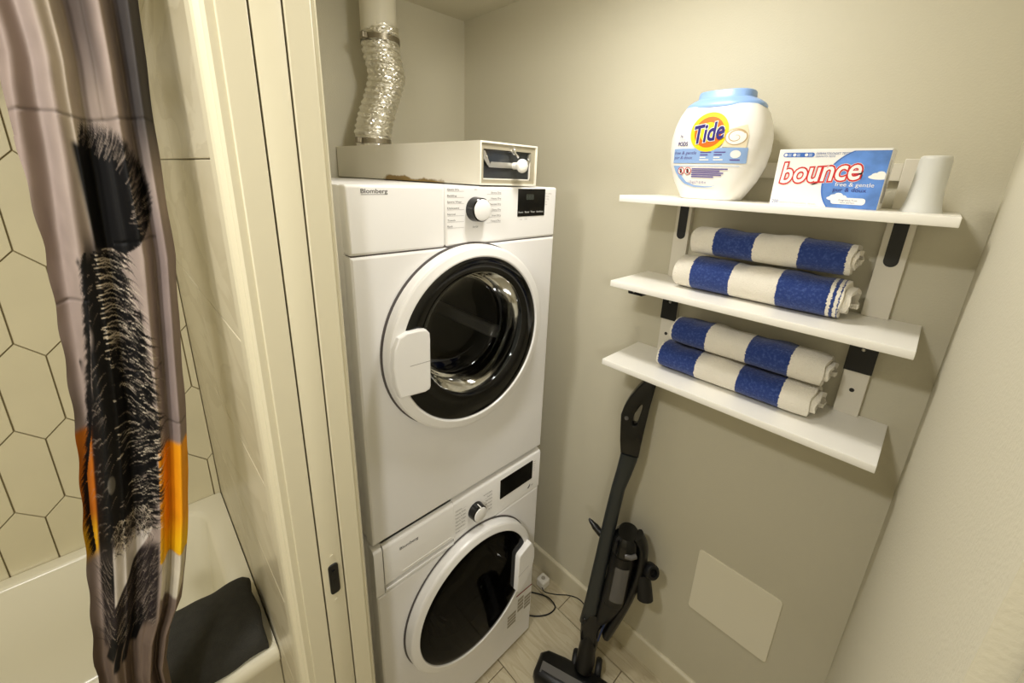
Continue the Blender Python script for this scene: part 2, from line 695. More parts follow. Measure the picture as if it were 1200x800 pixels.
def text(name, s, a, b, height, mapf, material, parent, width=None, offset=0.0, shear=0.0, rot=0.0, align='l',
         split=None, spacing=1.0, ref=None, step=None):
    """print string s with its lower-left (align l) or centre (align c) at (a,b)."""
    v, f = glyphs(s, offset, shear, spacing)
    if len(v) == 0: return None
    rv = glyphs(ref if ref else s, 0.0, shear, spacing)[0]
    lo, hi = rv.min(0), rv.max(0)
    sc = height / 0.7
    sx = sc if width is None else width / (hi[0] - lo[0])
    p = np.zeros_like(v)
    p[:, 0] = (v[:, 0] - lo[0]) * sx
    p[:, 1] = v[:, 1] * sc
    if align == 'c':
        p[:, 0] -= (hi[0] - lo[0]) * sx / 2
        p[:, 1] -= height / 2
    cr, sr = math.cos(rot), math.sin(rot)
    q = np.stack([p[:, 0] * cr - p[:, 1] * sr + a, p[:, 0] * sr + p[:, 1] * cr + b], 1)
    bm = bmesh.new()
    vs = [bm.verts.new((x, y, 0)) for x, y in q]
    for ff in f:
        try: bm.faces.new([vs[i] for i in ff])
        except ValueError: pass
    return _finish_print(name, bm, mapf, material, parent, split, step)


# pre-make every string
for args in [('Blomberg', .01), ('Tide', .0, .25), ('Tide', .045, .25), ('PODS', .015), ('76',), ('free & gentle', 0, .2),
             ('pur & doux', 0, .2), ('bounce', .10, .2, 1.0), ('bounce', .065, .2, 1.0), ('bounce', 0, .2, 1.0), ('bounce', .015, .2, 1.0),
             ('free & gentle',), ('pur & doux',), ('200',)]:
    glyphs(*args)

# ------------------------------------------------------------------ room numbers (metres)
WX = 0.835      # wall carrying the shelves
BY = 0.74       # wall behind the dryer
RY = -0.835     # wall on the right
CZ = 2.309      # ceiling
TX = -0.195     # tiled face of the partition beside the tub
TY = 0.885      # hexagon-tiled wall behind the tub
LX = -0.084     # laundry face of the partition
JY = -0.149     # door-jamb face of the partition


def structure(o):
    o['kind'] = 'structure'
    return o


# floor with stone-look tiles
floor = structure(box('floor', -1.85, WX + .1, -1.75, TY + .1, -0.06, -0.004, M_GROUT, origin=(0, 0, 0)))
g = 0.0035
tile_mesh = None
xs = [0.744 + 0.309 * k for k in range(-8, 1)]
for ix, x0 in enumerate(xs):
    off = 0.0 if ix % 2 else 0.305
    for iy in range(-3, 3):
        y0 = iy * 0.61 + off - 0.33
        xa, xb, ya, yb = x0 + g / 2, min(x0 + 0.309 - g / 2, WX - .002), max(y0 + g / 2, -1.74), min(y0 + .61 - g / 2, TY - .002)
        if yb - ya < .02 or xb <= xa: continue
        box('tile', xa, xb, ya, yb, -0.006, 0.0, M_FTILE, floor)

structure(box('ceiling', -1.85, WX + .1, -1.75, TY + .1, CZ, CZ + .06, M_CEIL, origin=(0, 0, CZ)))
wall_far = structure(box('wall_far', WX, WX + .1, RY - .1, TY + .1, 0, CZ, M_WALL, origin=(WX, 0, 0)))
structure(box('wall_back', LX, WX, BY, TY + .1, 0, CZ, M_WALL, origin=(0, BY, 0)))
# right wall, very slightly bowed near the corner as hand-finished plaster is
v, f = [], []
nx, nz = 24, 40
for i in range(nx + 1):
    x = -0.024 + (WX + 0.024) * i / nx
    for k in range(nz + 1):
        z = CZ * k / nz
        bow = 0.006 * math.exp(-((x - 0.60) / 0.16) ** 2) * (0.6 + 0.4 * math.sin(z * 5.0 + 0.8))
        v.append((x, RY + bow, z))
for i in range(nx):
    for k in range(nz):
        a = i * (nz + 1) + k
        f.append((a, a + 1, a + nz + 2, a + nz + 1))
nb = len(v)
for (x, y, z) in ((-0.024, RY - .1, 0), (-0.024, RY - .1, CZ), (WX, RY - .1, 0), (WX, RY - .1, CZ)):
    v.append((x, y, z))
left = [k for k in range(nz + 1)]
right_ = [nx * (nz + 1) + k for k in range(nz + 1)]
f.append(tuple(left[::-1] + [nb, nb + 1]))
f.append((nb, nb + 2, nb + 3, nb + 1))
o = from_py('wall_right', v, f, M_WALL, origin=(0, RY, 0))
structure(o); soft(o)

# partition between laundry closet and tub
wall_left = structure(box('wall_left', -0.187, LX, JY + .02, TY + .1, 0, CZ, M_WALL, origin=(-0.14, 0, 0)))
structure(box('wall_header', -0.187, LX, RY - .02, JY + .02, 2.07, CZ, M_WALL, origin=(-0.14, -.5, 2.07)))
structure(box('wall_entry', -0.187, -0.03, -1.75, RY - .022, 0, CZ, M_WALL, origin=(-0.14, -1.3, 0)))
structure(box('wall_rear', -1.85, -0.187, -1.75, -1.65, 0, CZ, M_WALL, origin=(-1, -1.7, 0)))
structure(box('wall_outer', -1.85, -1.75, -1.65, TY, 0, CZ, M_WALL, origin=(-1.8, 0, 0)))

# hexagon wall behind the tub: tiles one by one
wall_hex = structure(box('wall_tub', -1.75, -0.187, TY + .002, TY + .1, 0, CZ, M_WGROUT, origin=(-1, TY, 0)))
hw, side, tip, gg = 0.0490, 0.199, 0.0480, 0.0017
pitch_z = side + tip
hexpts = [(0, side / 2 + tip - gg), (hw - gg, side / 2 - gg * .5), (hw - gg, -side / 2 + gg * .5), (0, -side / 2 - tip + gg),
          (-hw + gg, -side / 2 + gg * .5), (-hw + gg, side / 2 - gg * .5)]


def clip(pts, ax, lim, keep_less):
    out = []
    n = len(pts)
    for i in range(n):
        p, q = pts[i], pts[(i + 1) % n]
        ip = (p[ax] <= lim) == keep_less or p[ax] == lim
        iq = (q[ax] <= lim) == keep_less or q[ax] == lim
        if ip: out.append(p)
        if ip != iq:
            t = (lim - p[ax]) / (q[ax] - p[ax])
            out.append(tuple(p[k] + t * (q[k] - p[k]) for k in (0, 1)))
    return out


def hexmap(a, b, d):
    return (a, TY - d, b)


HX0, HZ0 = -0.607, 1.0 - tip - side / 2     # a tile whose top point is at x -0.607, z 1.0
hex_me = None
for r in range(-2, 7):
    for c in range(-12, 6):
        cx = HX0 + (c + (0.5 if r % 2 else 0)) * 2 * hw
        cz = HZ0 + r * pitch_z
        pts = [(cx + a, cz + b) for a, b in hexpts]
        if max(p[1] for p in pts) < .57 or min(p[1] for p in pts) > CZ - .01 or min(p[0] for p in pts) > TX - .006 or max(p[0] for p in pts) < -1.74:
            continue
        inside = max(p[0] for p in pts) < TX - .002 and max(p[1] for p in pts) < CZ and min(p[0] for p in pts) > -1.75
        if inside and hex_me is not None:
            o = bpy.data.objects.new('hexagon_tile', hex_me)
            COL.objects.link(o)
            o.parent = wall_hex
            o.location = Vector((cx, TY, cz)) - wall_hex.location
            continue
        if not inside:
            pts = clip(clip(clip(pts, 0, TX - .002, True), 1, CZ - .002, True), 0, -1.748, False)
            if len(pts) < 3: continue
        o = prism('hexagon_tile', pts, hexmap, -0.004, 0.005, M_HEX, wall_hex, bevel=0.001, seg=1)
        if inside:
            hex_me = o.data
            hex_me.transform(Matrix.Translation(wall_hex.location - Vector((cx, TY, cz))))
            o.location = Vector((cx, TY, cz)) - wall_hex.location

# large marble-look tiles on the partition's tub side
zz = [0.0, 0.303, 0.590, 0.877, 1.164, 1.450, 1.733, 2.02, CZ]
for k in range(len(zz) - 1):
    ys = [-0.088, TY] if k % 2 else [-0.088, 0.40, TY]
    for j in range(len(ys) - 1):
        box('marble_tile', TX, -0.187, ys[j] + .0008, ys[j + 1] - .0008, zz[k] + .001, zz[k + 1] - .001, M_MARBLE, wall_left, bevel=0.0012, seg=1)

# door jamb, casings and pocket door
trim_1 = structure(thing('trim_1', (-0.13, JY, 0), kind='structure'))
# split jamb: bathroom half and laundry half, with the door sliding out between them
box('jamb_board', -0.188, -0.1555, JY, JY + .02, 0, 2.07, M_TRIM, trim_1, bevel=0.0015, seg=2)
box('jamb_board', -0.1155, -0.083, JY, JY + .02, 0, 2.07, M_TRIM, trim_1, bevel=0.0015, seg=2)


def casing(name, xf, xb, y0, y1, parent):
    """moulded casing running up beside the door; xf its outer face, xb against the wall"""
    s = 1 if xf > xb else -1
    t = abs(xf - xb)
    prof = [(xb, y0), (xb + s * t * .45, y0), (xb + s * t * .62, y0 + .004), (xb + s * t * .62, y0 + .008), (xb + s * t * .9, y0 + .012),
            (xf, y0 + .018), (xf, y1 - .008), (xb + s * t * .8, y1), (xb, y1)]
    return prism(name, prof, lambda a, b, d: (a, b, d), 0, 2.12, M_TRIM, parent, smooth=False)


trim_2 = structure(thing('trim_2', (-0.2, JY, 0), kind='structure'))
casing('casing', -0.208, -0.188, JY + .003, JY + .058, trim_2)
trim_3 = structure(thing('trim_3', (-0.07, JY, 0), kind='structure'))
casing('casing', -0.070, -0.084, JY + .003, JY + .058, trim_3)
trim_4 = structure(thing('trim_4', (-0.12, RY - .01, 0), kind='structure'))
box('jamb_board', -0.188, -0.026, RY - .022, RY - .014, 0, 2.07, M_WALL, trim_4, bevel=0.001, seg=1)

door = structure(thing('door_1', (-0.1355, JY, 0), kind='structure'))
box('door_slab', -0.153, -0.118, JY + .0008, JY + .76, 0.012, 2.06, M_DOOR, door, bevel=0.0015, seg=2)
# black edge pull with rounded corners
jm = lambda a, b, d: (a, JY - d, b)
lt = prism('edge_latch', rrect(-0.1435, -0.1265, 0.979, 1.046, 0.006), jm, -0.0005, 0.0022, M_BLACKMETAL, door, bevel=0.0008)
prism('latch_slot', rrect(-0.139, -0.131, 1.000, 1.012, 0.002), jm, 0.002, 0.0026, M_VACBLK, lt)
prism('latch_lever', rrect(-0.138, -0.132, 1.022, 1.034, 0.002), jm, 0.002, 0.0040, M_VACBLK, lt)
for zc in (0.962, 1.064):
    prism('screw', ellipse(-0.135, zc, 0.0035, 0.0035, 12), jm, 0.0, 0.0012, M_DOOR, door)

# baseboards with a bevelled top
def baseboard(name, pts):
    return structure(from_py(name, *pts, M_BASE, origin=(0, 0, 0)))


def bb(axis, wallpos, s, a0, a1):
    sec = [(0, 0), (0.012, 0), (0.012, 0.094), (0.0105, 0.101), (0.005, 0.106), (0, 0.106)]
    v = []
    for a in (a0, a1):
        for d, z in sec:
            v.append((wallpos + s * d, a, z) if axis == 'x' else (a, wallpos + s * d, z))
    n = len(sec)
    f = [tuple(range(n)), tuple(range(n, 2 * n))[::-1]] + [(i, (i + 1) % n, n + (i + 1) % n, n + i) for i in range(n)]
    return v, f


baseboard('baseboard_far', bb('x', WX, -1, RY + .013, BY))
baseboard('baseboard_back', bb('y', BY, -1, LX, WX - .013))
baseboard('baseboard_right', bb('y', RY, 1, 0.0, WX))


# ceiling lights (both above the frame)
def ceiling_light(loc, r, label):
    t = thing('ceiling_light', (loc[0], loc[1], CZ), label, 'ceiling light', 'flush round ceiling lights')
    lathe('base_plate', [(0, 0), (r * 1.12, 0), (r * 1.12, -.018), (r * 1.02, -.022), (0, -.022)], (loc[0], loc[1], CZ), 'z', M_WPLAST, t, 40)
    lathe('diffuser', [(r, -.022), (r * .97, -.034), (r * .8, -.042), (0, -.046)], (loc[0], loc[1], CZ), 'z', M_EMIT, t, 40)


ceiling_light(CLOSET_LIGHT, 0.11, 'flush round ceiling light above the laundry closet floor')
ceiling_light(BATH_LIGHT, 0.13, 'flush round ceiling light of the bathroom before the tub')
van = thing('vanity_light', (VANITY_LIGHT[0], -1.65, VANITY_LIGHT[2]), 'wall-mounted white bar light on the wall across from the tub', 'wall light')
box('back_plate', VANITY_LIGHT[0] - .16, VANITY_LIGHT[0] + .16, -1.65, -1.625, 1.90, 2.0, M_WPLAST, van, bevel=.004)
box('diffuser', VANITY_LIGHT[0] - .15, VANITY_LIGHT[0] + .15, -1.625, -1.575, 1.91, 1.99, M_EMIT, van, bevel=.02)

# ------------------------------------------------------------------ washer and dryer
W = 0.595


def plate_with_hole(name, x0, x1, z0, z1, cx, cz, r, y0, y1, material, parent):
    """flat front sheet with a round door opening"""
    ang = [2 * math.pi * k / 96 for k in range(96)]
    for px, pz in ((x0, z0), (x1, z0), (x1, z1), (x0, z1)):
        ang.append(math.atan2(pz - cz, px - cx) % (2 * math.pi))
    ang = sorted(set(ang))
    inner, outer = [], []
    for a in ang:
        c, s = math.cos(a), math.sin(a)
        t = 1e9
        if c > 1e-9: t = min(t, (x1 - cx) / c)
        if c < -1e-9: t = min(t, (x0 - cx) / c)
        if s > 1e-9: t = min(t, (z1 - cz) / s)
        if s < -1e-9: t = min(t, (z0 - cz) / s)
        inner.append((cx + r * c, cz + r * s)); outer.append((cx + t * c, cz + t * s))
    n = len(ang)
    e = 0.006   # rounded outer edge
    def ins(p, k):
        return (min(max(p[0], x0 + k), x1 - k), min(max(p[1], z0 + k), z1 - k))
    rings = [[(p[0], y1, p[1]) for p in inner], [(p[0], y0, p[1]) for p in inner],
             [(*[ins(p, e)[0]], y0, ins(p, e)[1]) for p in outer],
             [(ins(p, e * .3)[0], y0 + e * .3, ins(p, e * .3)[1]) for p in outer],
             [(p[0], y0 + e, p[1]) for p in outer], [(p[0], y1, p[1]) for p in outer]]
    v = [p for rg in rings for p in rg]
    f = []
    for k in range(len(rings) - 1):
        for i in range(n):
            j = (i + 1) % n
            f.append((k * n + i, k * n + j, (k + 1) * n + j, (k + 1) * n + i))
    o = from_py(name, v, f, material, parent)
    soft(o, 30)
    for p in o.data.polygons:
        if abs(p.normal.y) > .999:
            p.use_smooth = False
    return o


def cabinet(name, z0, z1, parent):
    """open-fronted painted steel case"""
    bm = bmesh.new()
    bm_box(bm, 0.0, W, 0.028, 0.60, z0, z1, 0.008, 2)
    ff = [f for f in bm.faces if f.normal.y < -0.9 and f.calc_area() > .1]
    bmesh.ops.delete(bm, geom=ff, context='FACES')
    o = from_bm(name, bm, M_APPL, parent)
    soft(o)
    return o


fy = lambda y: (lambda a, b: (a, y, b))
fy3 = lambda a, b, d: (a, -d, b)


def ecc_ring(name, ca, ra, ya_, cb, rb, yb_, material, parent, seg=96, mid=None):
    """sheet between two circles that need not share a centre"""
    rows = [(ca, ra, ya_)] + (mid or []) + [(cb, rb, yb_)]
    v, f = [], []
    for (c, r, y) in rows:
        for k in range(seg):
            a = 2 * math.pi * k / seg
            v.append((c[0] + r * math.cos(a), y, c[1] + r * math.sin(a)))
    for i in range(len(rows) - 1):
        for k in range(seg):
            l = (k + 1) % seg
            f.append((i * seg + k, i * seg + l, (i + 1) * seg + l, (i + 1) * seg + k))
    o = from_py(name, v, f, material, parent)
    soft(o, 50)
    return o


def round_door(t, cx, cz, glass, hinge_right, washer):
    d = lathe('door', [(0.232, 0.0), (0.236, -.006), (0.2355, -.026), (0.2335, -.0315), (0.229, -.034), (0.2125, -.0375), (0.2095, -.037), (0.2075, -.033)],
              (cx, 0, cz), 'y', M_APPL2, t, 96, angle=9)
    lathe('door_gap', [(0.231, -0.0008), (0.2395, -0.0008)], (cx, 0, cz), 'y', M_SEAL, t, 96)
    if washer:
        lathe('glass', [(0.2078, -.0335), (0.204, -.036), (0.19, -.0375), (0.10, -.039), (0, -.040)], (cx, 0, cz), 'y', glass, d, 96)
        lathe('black_surround', [(0.2075, -.031), (0.185, -.029), (0.176, -.024), (0.170, .0), (0.160, .035), (0.168, .042), (0.20, .044)], (cx, 0, cz), 'y', M_WRIM, d, 96)
        lathe('inner_bowl', [(0.163, .010), (0.150, .045), (0.130, .075), (0.10, .09), (0.06, .097), (0, .099)], (cx, 0, cz), 'y', M_WRIM2, d, 64)
    else:
        lc = (cx + .004, cz + .016)
        ecc_ring('black_surround', (cx, cz), 0.2075, -.0335, lc, 0.155, -.030, M_BLACKGLOSS, d, mid=[((cx, cz), .2035, -.0358), (lc, 0.1585, -.0338)])
        lathe('glass', [(0.156, -.030), (0.151, -.022), (0.146, .0), (0.142, .035), (0.135, .052), (0.125, .060), (0.07, .066), (0, .068)],
              (lc[0], 0, lc[1]), 'y', glass, d, 72)
        # clear plastic bowl wall around the lens
        lathe('lens_ring', [(0.1535, -.0305), (0.148, -.012), (0.145, .012), (0.145, .040), (0.153, .046)], (lc[0], 0, lc[1]), 'y', M_CLEAR, d, 72)
    return d


# ---- dryer
DZ0, DZ1 = 0.861, 1.70
dryer = thing('tumble_dryer', (W / 2, 0.3, DZ0), 'white front-loading tumble dryer stacked on top of the washer', 'dryer')
cabinet('cabinet', DZ0, DZ1, dryer)
DCX, DCZ = 0.287, 1.333
plate_with_hole('front_panel', 0.0, W, DZ0, 1.5645, DCX, DCZ, 0.205, 0.0, 0.03, M_APPL, dryer)
box('panel_gap', 0.004, W - .004, 0.004, 0.028, 1.562, 1.570, M_SEAL, dryer)
box('brand_panel', 0.0, 0.2195, 0.0, 0.03, 1.566, DZ1, M_APPL2, dryer, bevel=0.006)
pan = box('control_panel', 0.2205, W, 0.0, 0.03, 1.566, DZ1, M_APPL2, dryer, bevel=0.006)
ddoor = round_door(dryer, DCX, DCZ, M_DGLASS, True, False)
# drum behind the glass
lathe('drum', [(0.205, .03), (0.215, .06), (0.235, .085), (0.235, .50), (0.0, .50)], (DCX, 0, DCZ), 'y', M_DRUM, dryer, 64)
for k in range(3):
    a = math.radians(100 + 120 * k)
    mm = Matrix.Translation((DCX, 0, DCZ)) @ Matrix.Rotation(-a, 4, 'Y')
    box('drum_paddle', 0.185, 0.236, 0.11, 0.48, -0.02, 0.02, M_WPLAST, dryer, bevel=0.012, rot=mm)
lathe('drum_gasket', [(0.168, .030), (0.160, .034), (0.160, .060), (0.200, .066)], (DCX, 0, DCZ), 'y', M_GASKET, dryer, 64)
# handle: flap at the left of the ring
hpts = [(0.088, 1.404), (0.120, 1.4035), (0.136, 1.400), (0.1435, 1.391), (0.1445, 1.375), (0.143, 1.262), (0.140, 1.255), (0.128, 1.252), (0.066, 1.2585),
        (0.057, 1.29), (0.054, 1.333), (0.058, 1.37), (0.070, 1.396)]
hd = prism('door_handle', hpts, fy3, 0.022, 0.048, M_APPL2, ddoor, bevel=0.0035, seg=3)
prism('handle_seam', [(0.092, 1.3265), (0.1425, 1.325), (0.1425, 1.3262), (0.092, 1.3277)], fy3, 0.0475, 0.0484, M_INKL, hd)
# knob
kx, kz = 0.3055, 1.648
kb = lathe('program_knob', [(0.0285, 0), (0.0285, -.004), (0.027, -.024), (0.0245, -.0265)], (kx, 0, kz), 'y', M_BLACKGLOSS, dryer, 48)
lathe('knob_cap', [(0.0246, -.0262), (0.0235, -.0285), (0.021, -.0295), (0, -.0295)], (kx, 0, kz), 'y', M_APPL2, kb, 48)
prism('knob_pointer', [(kx + .0118, kz + .0205), (kx + .0138, kz + .0195), (kx + .0158, kz + .0232), (kx + .0138, kz + .0242)], fy3, .02, .0272, M_WPRINT, kb)
# display and prints
dp = prism('display', rrect(0.4435, 0.546, 1.6255, 1.6955, 0.002), fy3, -0.001, 0.0012, M_SCREEN, dryer)
text('display_digits', '888', 0.473, 1.668, 0.014, fy(-.0014), M_DIMSEG, dp, width=0.028)
for a, s in ((0.446, 'Dryness'), (0.470, 'Buzzer'), (0.491, 'Timer'), (0.514, 'Start/Pause')):
    text('display_text', s, a, 1.6345, 0.0045, fy(-.0014), M_WHITEINK, dp, width=0.017 if a < .51 else .026)
text('brand_text', 'Blomberg', 0.031, 1.6845, 0.0082, fy(-.0004), M_INK, dryer, width=0.054, offset=.01)
flat_poly('brand_line', [(0.031, 1.6816), (0.085, 1.6816), (0.085, 1.6824), (0.031, 1.6824)], fy(-.0004), M_INK, dryer)


def dial_prints(t, kx, kz, rows_l, rows_r, xl, xr, dz, h):
    """programme names with leader lines to the dial"""
    for side, rows in ((-1, rows_l), (1, rows_r)):
        n = len(rows)
        for i, s in enumerate(rows):
            z = kz + dz * ((n - 1) / 2 - i)
            edge = 0.034
            if side < 0:
                text('programme_text', s, kx + xl, z, h, fy(-.0004), M_INK, t, width=0.0036 * len(s) * h / .0042)
                flat_poly('leader_line', [(kx + xl, z - .0022), (kx - edge, z - .0022), (kx - edge, z - .0016), (kx + xl, z - .0016)], fy(-.0004), M_INKL, t)
            else:
                w = 0.0036 * len(s) * h / .0042
                text('programme_text', s, kx + xr - w, z, h, fy(-.0004), M_INK, t, width=w)
                flat_poly('leader_line', [(kx + edge, z - .0022), (kx + xr, z - .0022), (kx + xr, z - .0016), (kx + edge, z - .0016)], fy(-.0004), M_INKL, t)


dial_prints(dryer, kx, kz + .002, ['Quick Dry', 'Bedding', 'Sports Wear', 'Delicates', 'Normal', 'Towels', 'Rack'],
            ['Extra Dry', 'Heavy Dry', 'Normal Dry', 'Damp Dry', 'Iron Dry', 'Timed Dry'], -0.080, 0.080, 0.0135, 0.0042)
text('programme_text', 'On', kx, kz + .045, 0.004, fy(-.0004), M_INKL, dryer, align='c')
text('programme_text', 'On/Off', kx, kz - .041, 0.004, fy(-.0004), M_INK, dryer, align='c')
for i, s in enumerate(('Air Cooling', 'Drying', 'Ironing', 'Lint', 'End')):
    text('indicator_text', s, 0.549, 1.682 - i * .0072, 0.0034, fy(-.0004), M_INKL, dryer)
for a in (.452, .470):
    text('indicator_text', '3 Sec', a, 1.6165, 0.0034, fy(-.0004), M_INKL, dryer)

# ---- washer
WZ0, WZ1 = 0.012, 0.846
washer = thing('washing_machine', (W / 2, 0.3, 0), 'white front-loading washing machine on the floor beneath the dryer', 'washing machine')
cabinet('cabinet', WZ0, WZ1, washer)
WCX, WCZ = 0.303, 0.474
plate_with_hole('front_panel', 0.0, W, WZ0, 0.6955, WCX, WCZ, 0.205, 0.0, 0.03, M_APPL, washer)
box('panel_gap', 0.004, W - .004, 0.003, 0.028, 0.693, 0.700, M_SEAL, washer)
# top front panel leans back slightly at its upper lip
def lipped(name, x0, x1, z0, z1, parent, y=0.0):
    sec = [(y + .03, z0), (y, z0), (y, z1 - .012), (y + .003, z1 - .006), (y + .012, z1), (y + .03, z1)]
    v = [(x0, a, b) for a, b in sec] + [(x1, a, b) for a, b in sec]
    n = len(sec)
    f = [tuple(range(n)), tuple(range(n, 2 * n))[::-1]] + [(i, (i + 1) % n, n + (i + 1) % n, n + i) for i in range(n)]
    o = from_py(name, v, f, M_APPL2, parent)
    soft(o, 60)
    return o
lipped('control_panel', 0.2365, W, 0.698, 0.845, washer)
lipped('panel_end', 0.0, 0.022, 0.698, 0.845, washer)
box('drawer_recess', 0.022, 0.2365, 0.012, 0.03, 0.698, 0.845, M_APPL2, washer)
dr = lipped('detergent_drawer', 0.0245, 0.2355, 0.7215, 0.845, washer, -0.001)
# finger lip under the drawer
prism('drawer_lip', [(0.0235, 0.698), (0.2365, 0.698), (0.2365, 0.7075), (0.0265, 0.7075)], fy3, -0.012, 0.0015, M_APPL2, washer, bevel=0.003)
prism('drawer_crease', [(0.072, 0.7305), (0.226, 0.7305), (0.226, 0.7325), (0.072, 0.7325)], fy3, 0.0, 0.0022, M_WPRINT, dr)
wdoor = round_door(washer, WCX, WCZ, M_WGLASS, False, True)
lathe('drum', [(0.18, .09), (0.235, .10), (0.235, .48), (0.0, .48)], (WCX, 0, WCZ), 'y', M_DRUM, washer, 64)
lathe('door_gasket', [(0.200, .035), (0.185, .045), (0.178, .085), (0.185, .092)], (WCX, 0, WCZ), 'y', M_GASKET, washer, 64)
hp2 = [(0.514, 0.545), (0.497, 0.541), (0.462, 0.527), (0.457, 0.519), (0.455, 0.377), (0.459, 0.372), (0.474, 0.366), (0.504, 0.392), (0.526, 0.430), (0.534, 0.470), (0.532, 0.510)]
hd2 = prism('door_handle', hp2, fy3, 0.022, 0.056, M_APPL2, wdoor, bevel=0.0035, seg=3)
prism('handle_seam', [(0.458, 0.440), (0.505, 0.452), (0.505, 0.4532), (0.458, 0.4412)], fy3, 0.0555, 0.0564, M_INKL, hd2)
kx2, kz2 = 0.314, 0.772
kb2 = lathe('program_knob', [(0.0265, 0), (0.0265, -.004), (0.025, -.022), (0.0225, -.0245)], (kx2, 0, kz2), 'y', M_BLACKGLOSS, washer, 48)
lathe('knob_cap', [(0.0226, -.0242), (0.0215, -.0265), (0.019, -.0275), (0, -.0275)], (kx2, 0, kz2), 'y', M_APPL2, kb2, 48)
prism('knob_pointer', [(kx2 - .001, kz2 + .014), (kx2 + .001, kz2 + .014), (kx2 + .002, kz2 + .026), (kx2 - .001, kz2 + .026)], fy3, .004, .0262, M_WPRINT, kb2)
prism('display', rrect(0.413, 0.558, 0.748, 0.819, 0.002), fy3, -0.001, 0.0012, M_SCREEN, washer)
text('brand_text', 'Blomberg', 0.068, 0.8035, 0.0082, fy(-.0018), M_INK, dr, width=0.053, offset=.01)
dial_prints(washer, kx2, kz2 - .002, ['Cotton', 'Heavy Duty', 'Perm Press', 'Quick Wash', 'Super Eco', 'Delicates', 'Wool'],
            ['Activewear', 'Towels', 'Bedding', 'Sanitize', 'Rinse', 'Spin'], -0.072, 0.066, 0.0125, 0.0042)
for i, s in enumerate(('Wash', 'Rinse', 'Spin', 'Lock', 'End')):
    text('indicator_text', s, 0.563, 0.808 - i * .0085, 0.0034, fy(-.0004), M_INKL, washer)
prism('energy_mark', [(0.538, 0.716), (0.547, 0.724), (0.551, 0.729), (0.551, 0.720), (0.545, 0.714)], fy3, 0, 0.0006, M_INK, washer)
text('energy_text', 'hp', 0.556, 0.717, 0.008, fy(-.0004), M_INKL, washer)
# information sticker low on the front, right of the door
st = flat_poly('sticker', [(0.448, 0.120), (0.592, 0.108), (0.592, 0.250), (0.505, 0.258), (0.48, 0.22)], fy(-.0006), M_APPL2, washer)
for x0, x1, z0, z1 in ((0.520, 0.550, 0.165, 0.232), (0.555, 0.589, 0.150, 0.215), (0.470, 0.512, 0.130, 0.190)):
    for k in range(4):
        h = (z1 - z0) / 4
        flat_poly('sticker_text', [(x0, z0 + k * h), (x1, z0 + k * h), (x1, z0 + k * h + h * .78), (x0, z0 + k * h + h * .78)], fy(-.0009), M_STKR, st)
flat_poly('sticker_line', [(0.511, 0.248), (0.592, 0.242), (0.592, 0.248), (0.511, 0.254)], fy(-.0009), M_REDINK, st)
for x0 in (.05, W - .05):
    for y0 in (.06, .54):
        lathe('foot', [(0, 0), (.022, 0), (.022, .008), (.012, .012), (.012, .02)], (x0, y0, 0), 'z', M_RUB, washer, 20)
box('stacking_bracket', 0.012, W - .012, 0.018, 0.58, WZ1 - .002, DZ0 - .0005, M_SEAL, washer)

# ------------------------------------------------------------------ lint filter box and duct on the dryer
BX0, BX1, BZ0, BZ1 = 0.318, 0.508, 1.703, 1.801
lint = thing('lint_filter_box', (0.413, 0.0, BZ0), 'long cream sheet-metal lint filter box with glazed front lying on the dryer', 'filter box')
t_ = 0.004
bm = bmesh.new()
bm_box(bm, BX0, BX0 + t_, 0.0, 0.735, BZ0, BZ1)
bm_box(bm, BX1 - t_, BX1, 0.0, 0.735, BZ0, BZ1)
bm_box(bm, BX0 + t_, BX1 - t_, 0.0, 0.735, BZ0, BZ0 + t_)
bm_box(bm, BX0 + t_, BX1 - t_, 0.0, 0.735, BZ1 - t_, BZ1)
bm_box(bm, BX0 + t_, BX1 - t_, 0.731, 0.735, BZ0 + t_, BZ1 - t_)
for v_ in bm.verts:
    v_.co.x -= .034 * v_.co.y / .735
from_bm('case', bm, M_LINT, lint)
M_LFRAME = mat('brushed_frame', (176, 168, 146), 0.4, metal=0.35)
fr = []
bm = bmesh.new()
bm_box(bm, BX0 + t_, BX0 + .013, 0.004, 0.012, BZ0 + t_, BZ1 - t_)
bm_box(bm, BX1 - .019, BX1 - t_, 0.004, 0.012, BZ0 + t_, BZ1 - t_)
bm_box(bm, BX0 + .013, BX1 - .019, 0.004, 0.012, BZ0 + t_, BZ0 + .013)
bm_box(bm, BX0 + .013, BX1 - .019, 0.004, 0.012, BZ1 - .017, BZ1 - t_)
from_bm('front_frame', bm, M_LFRAME, lint)
box('frame_bead', BX0 + .013, BX1 - .019, 0.006, 0.009, BZ0 + .013, BZ0 + .0155, M_WPLAST, lint)
box('frame_bead', BX1 - .022, BX1 - .019, 0.006, 0.009, BZ0 + .013, BZ1 - .03, M_WPLAST, lint)
M_LWIN = mat('dusty_dark_window', (46, 48, 48), 0.15, var=0.35, vscale=16)
box('window', BX0 + .012, BX1 - .018, 0.010, 0.013, BZ0 + .012, BZ1 - .016, M_LWIN, lint)
zc = BZ0 + .047
sm = lambda a, b, d: (a, 0.010 - d, b)
prism('bracket_bar', [(0.349, zc - .0065), (0.476, zc - .0065), (0.471, zc + .0065), (0.356, zc + .0065)], sm, 0.002, 0.0045, M_SCREW, lint, smooth=False)
prism('bracket_ear', [(0.330, BZ0 + .078), (0.336, BZ0 + .077), (0.353, BZ0 + .046), (0.351, zc - .0065), (0.345, zc - .003), (0.330, BZ0 + .062)], sm, 0.002, 0.006, M_SCREW, lint, smooth=False)
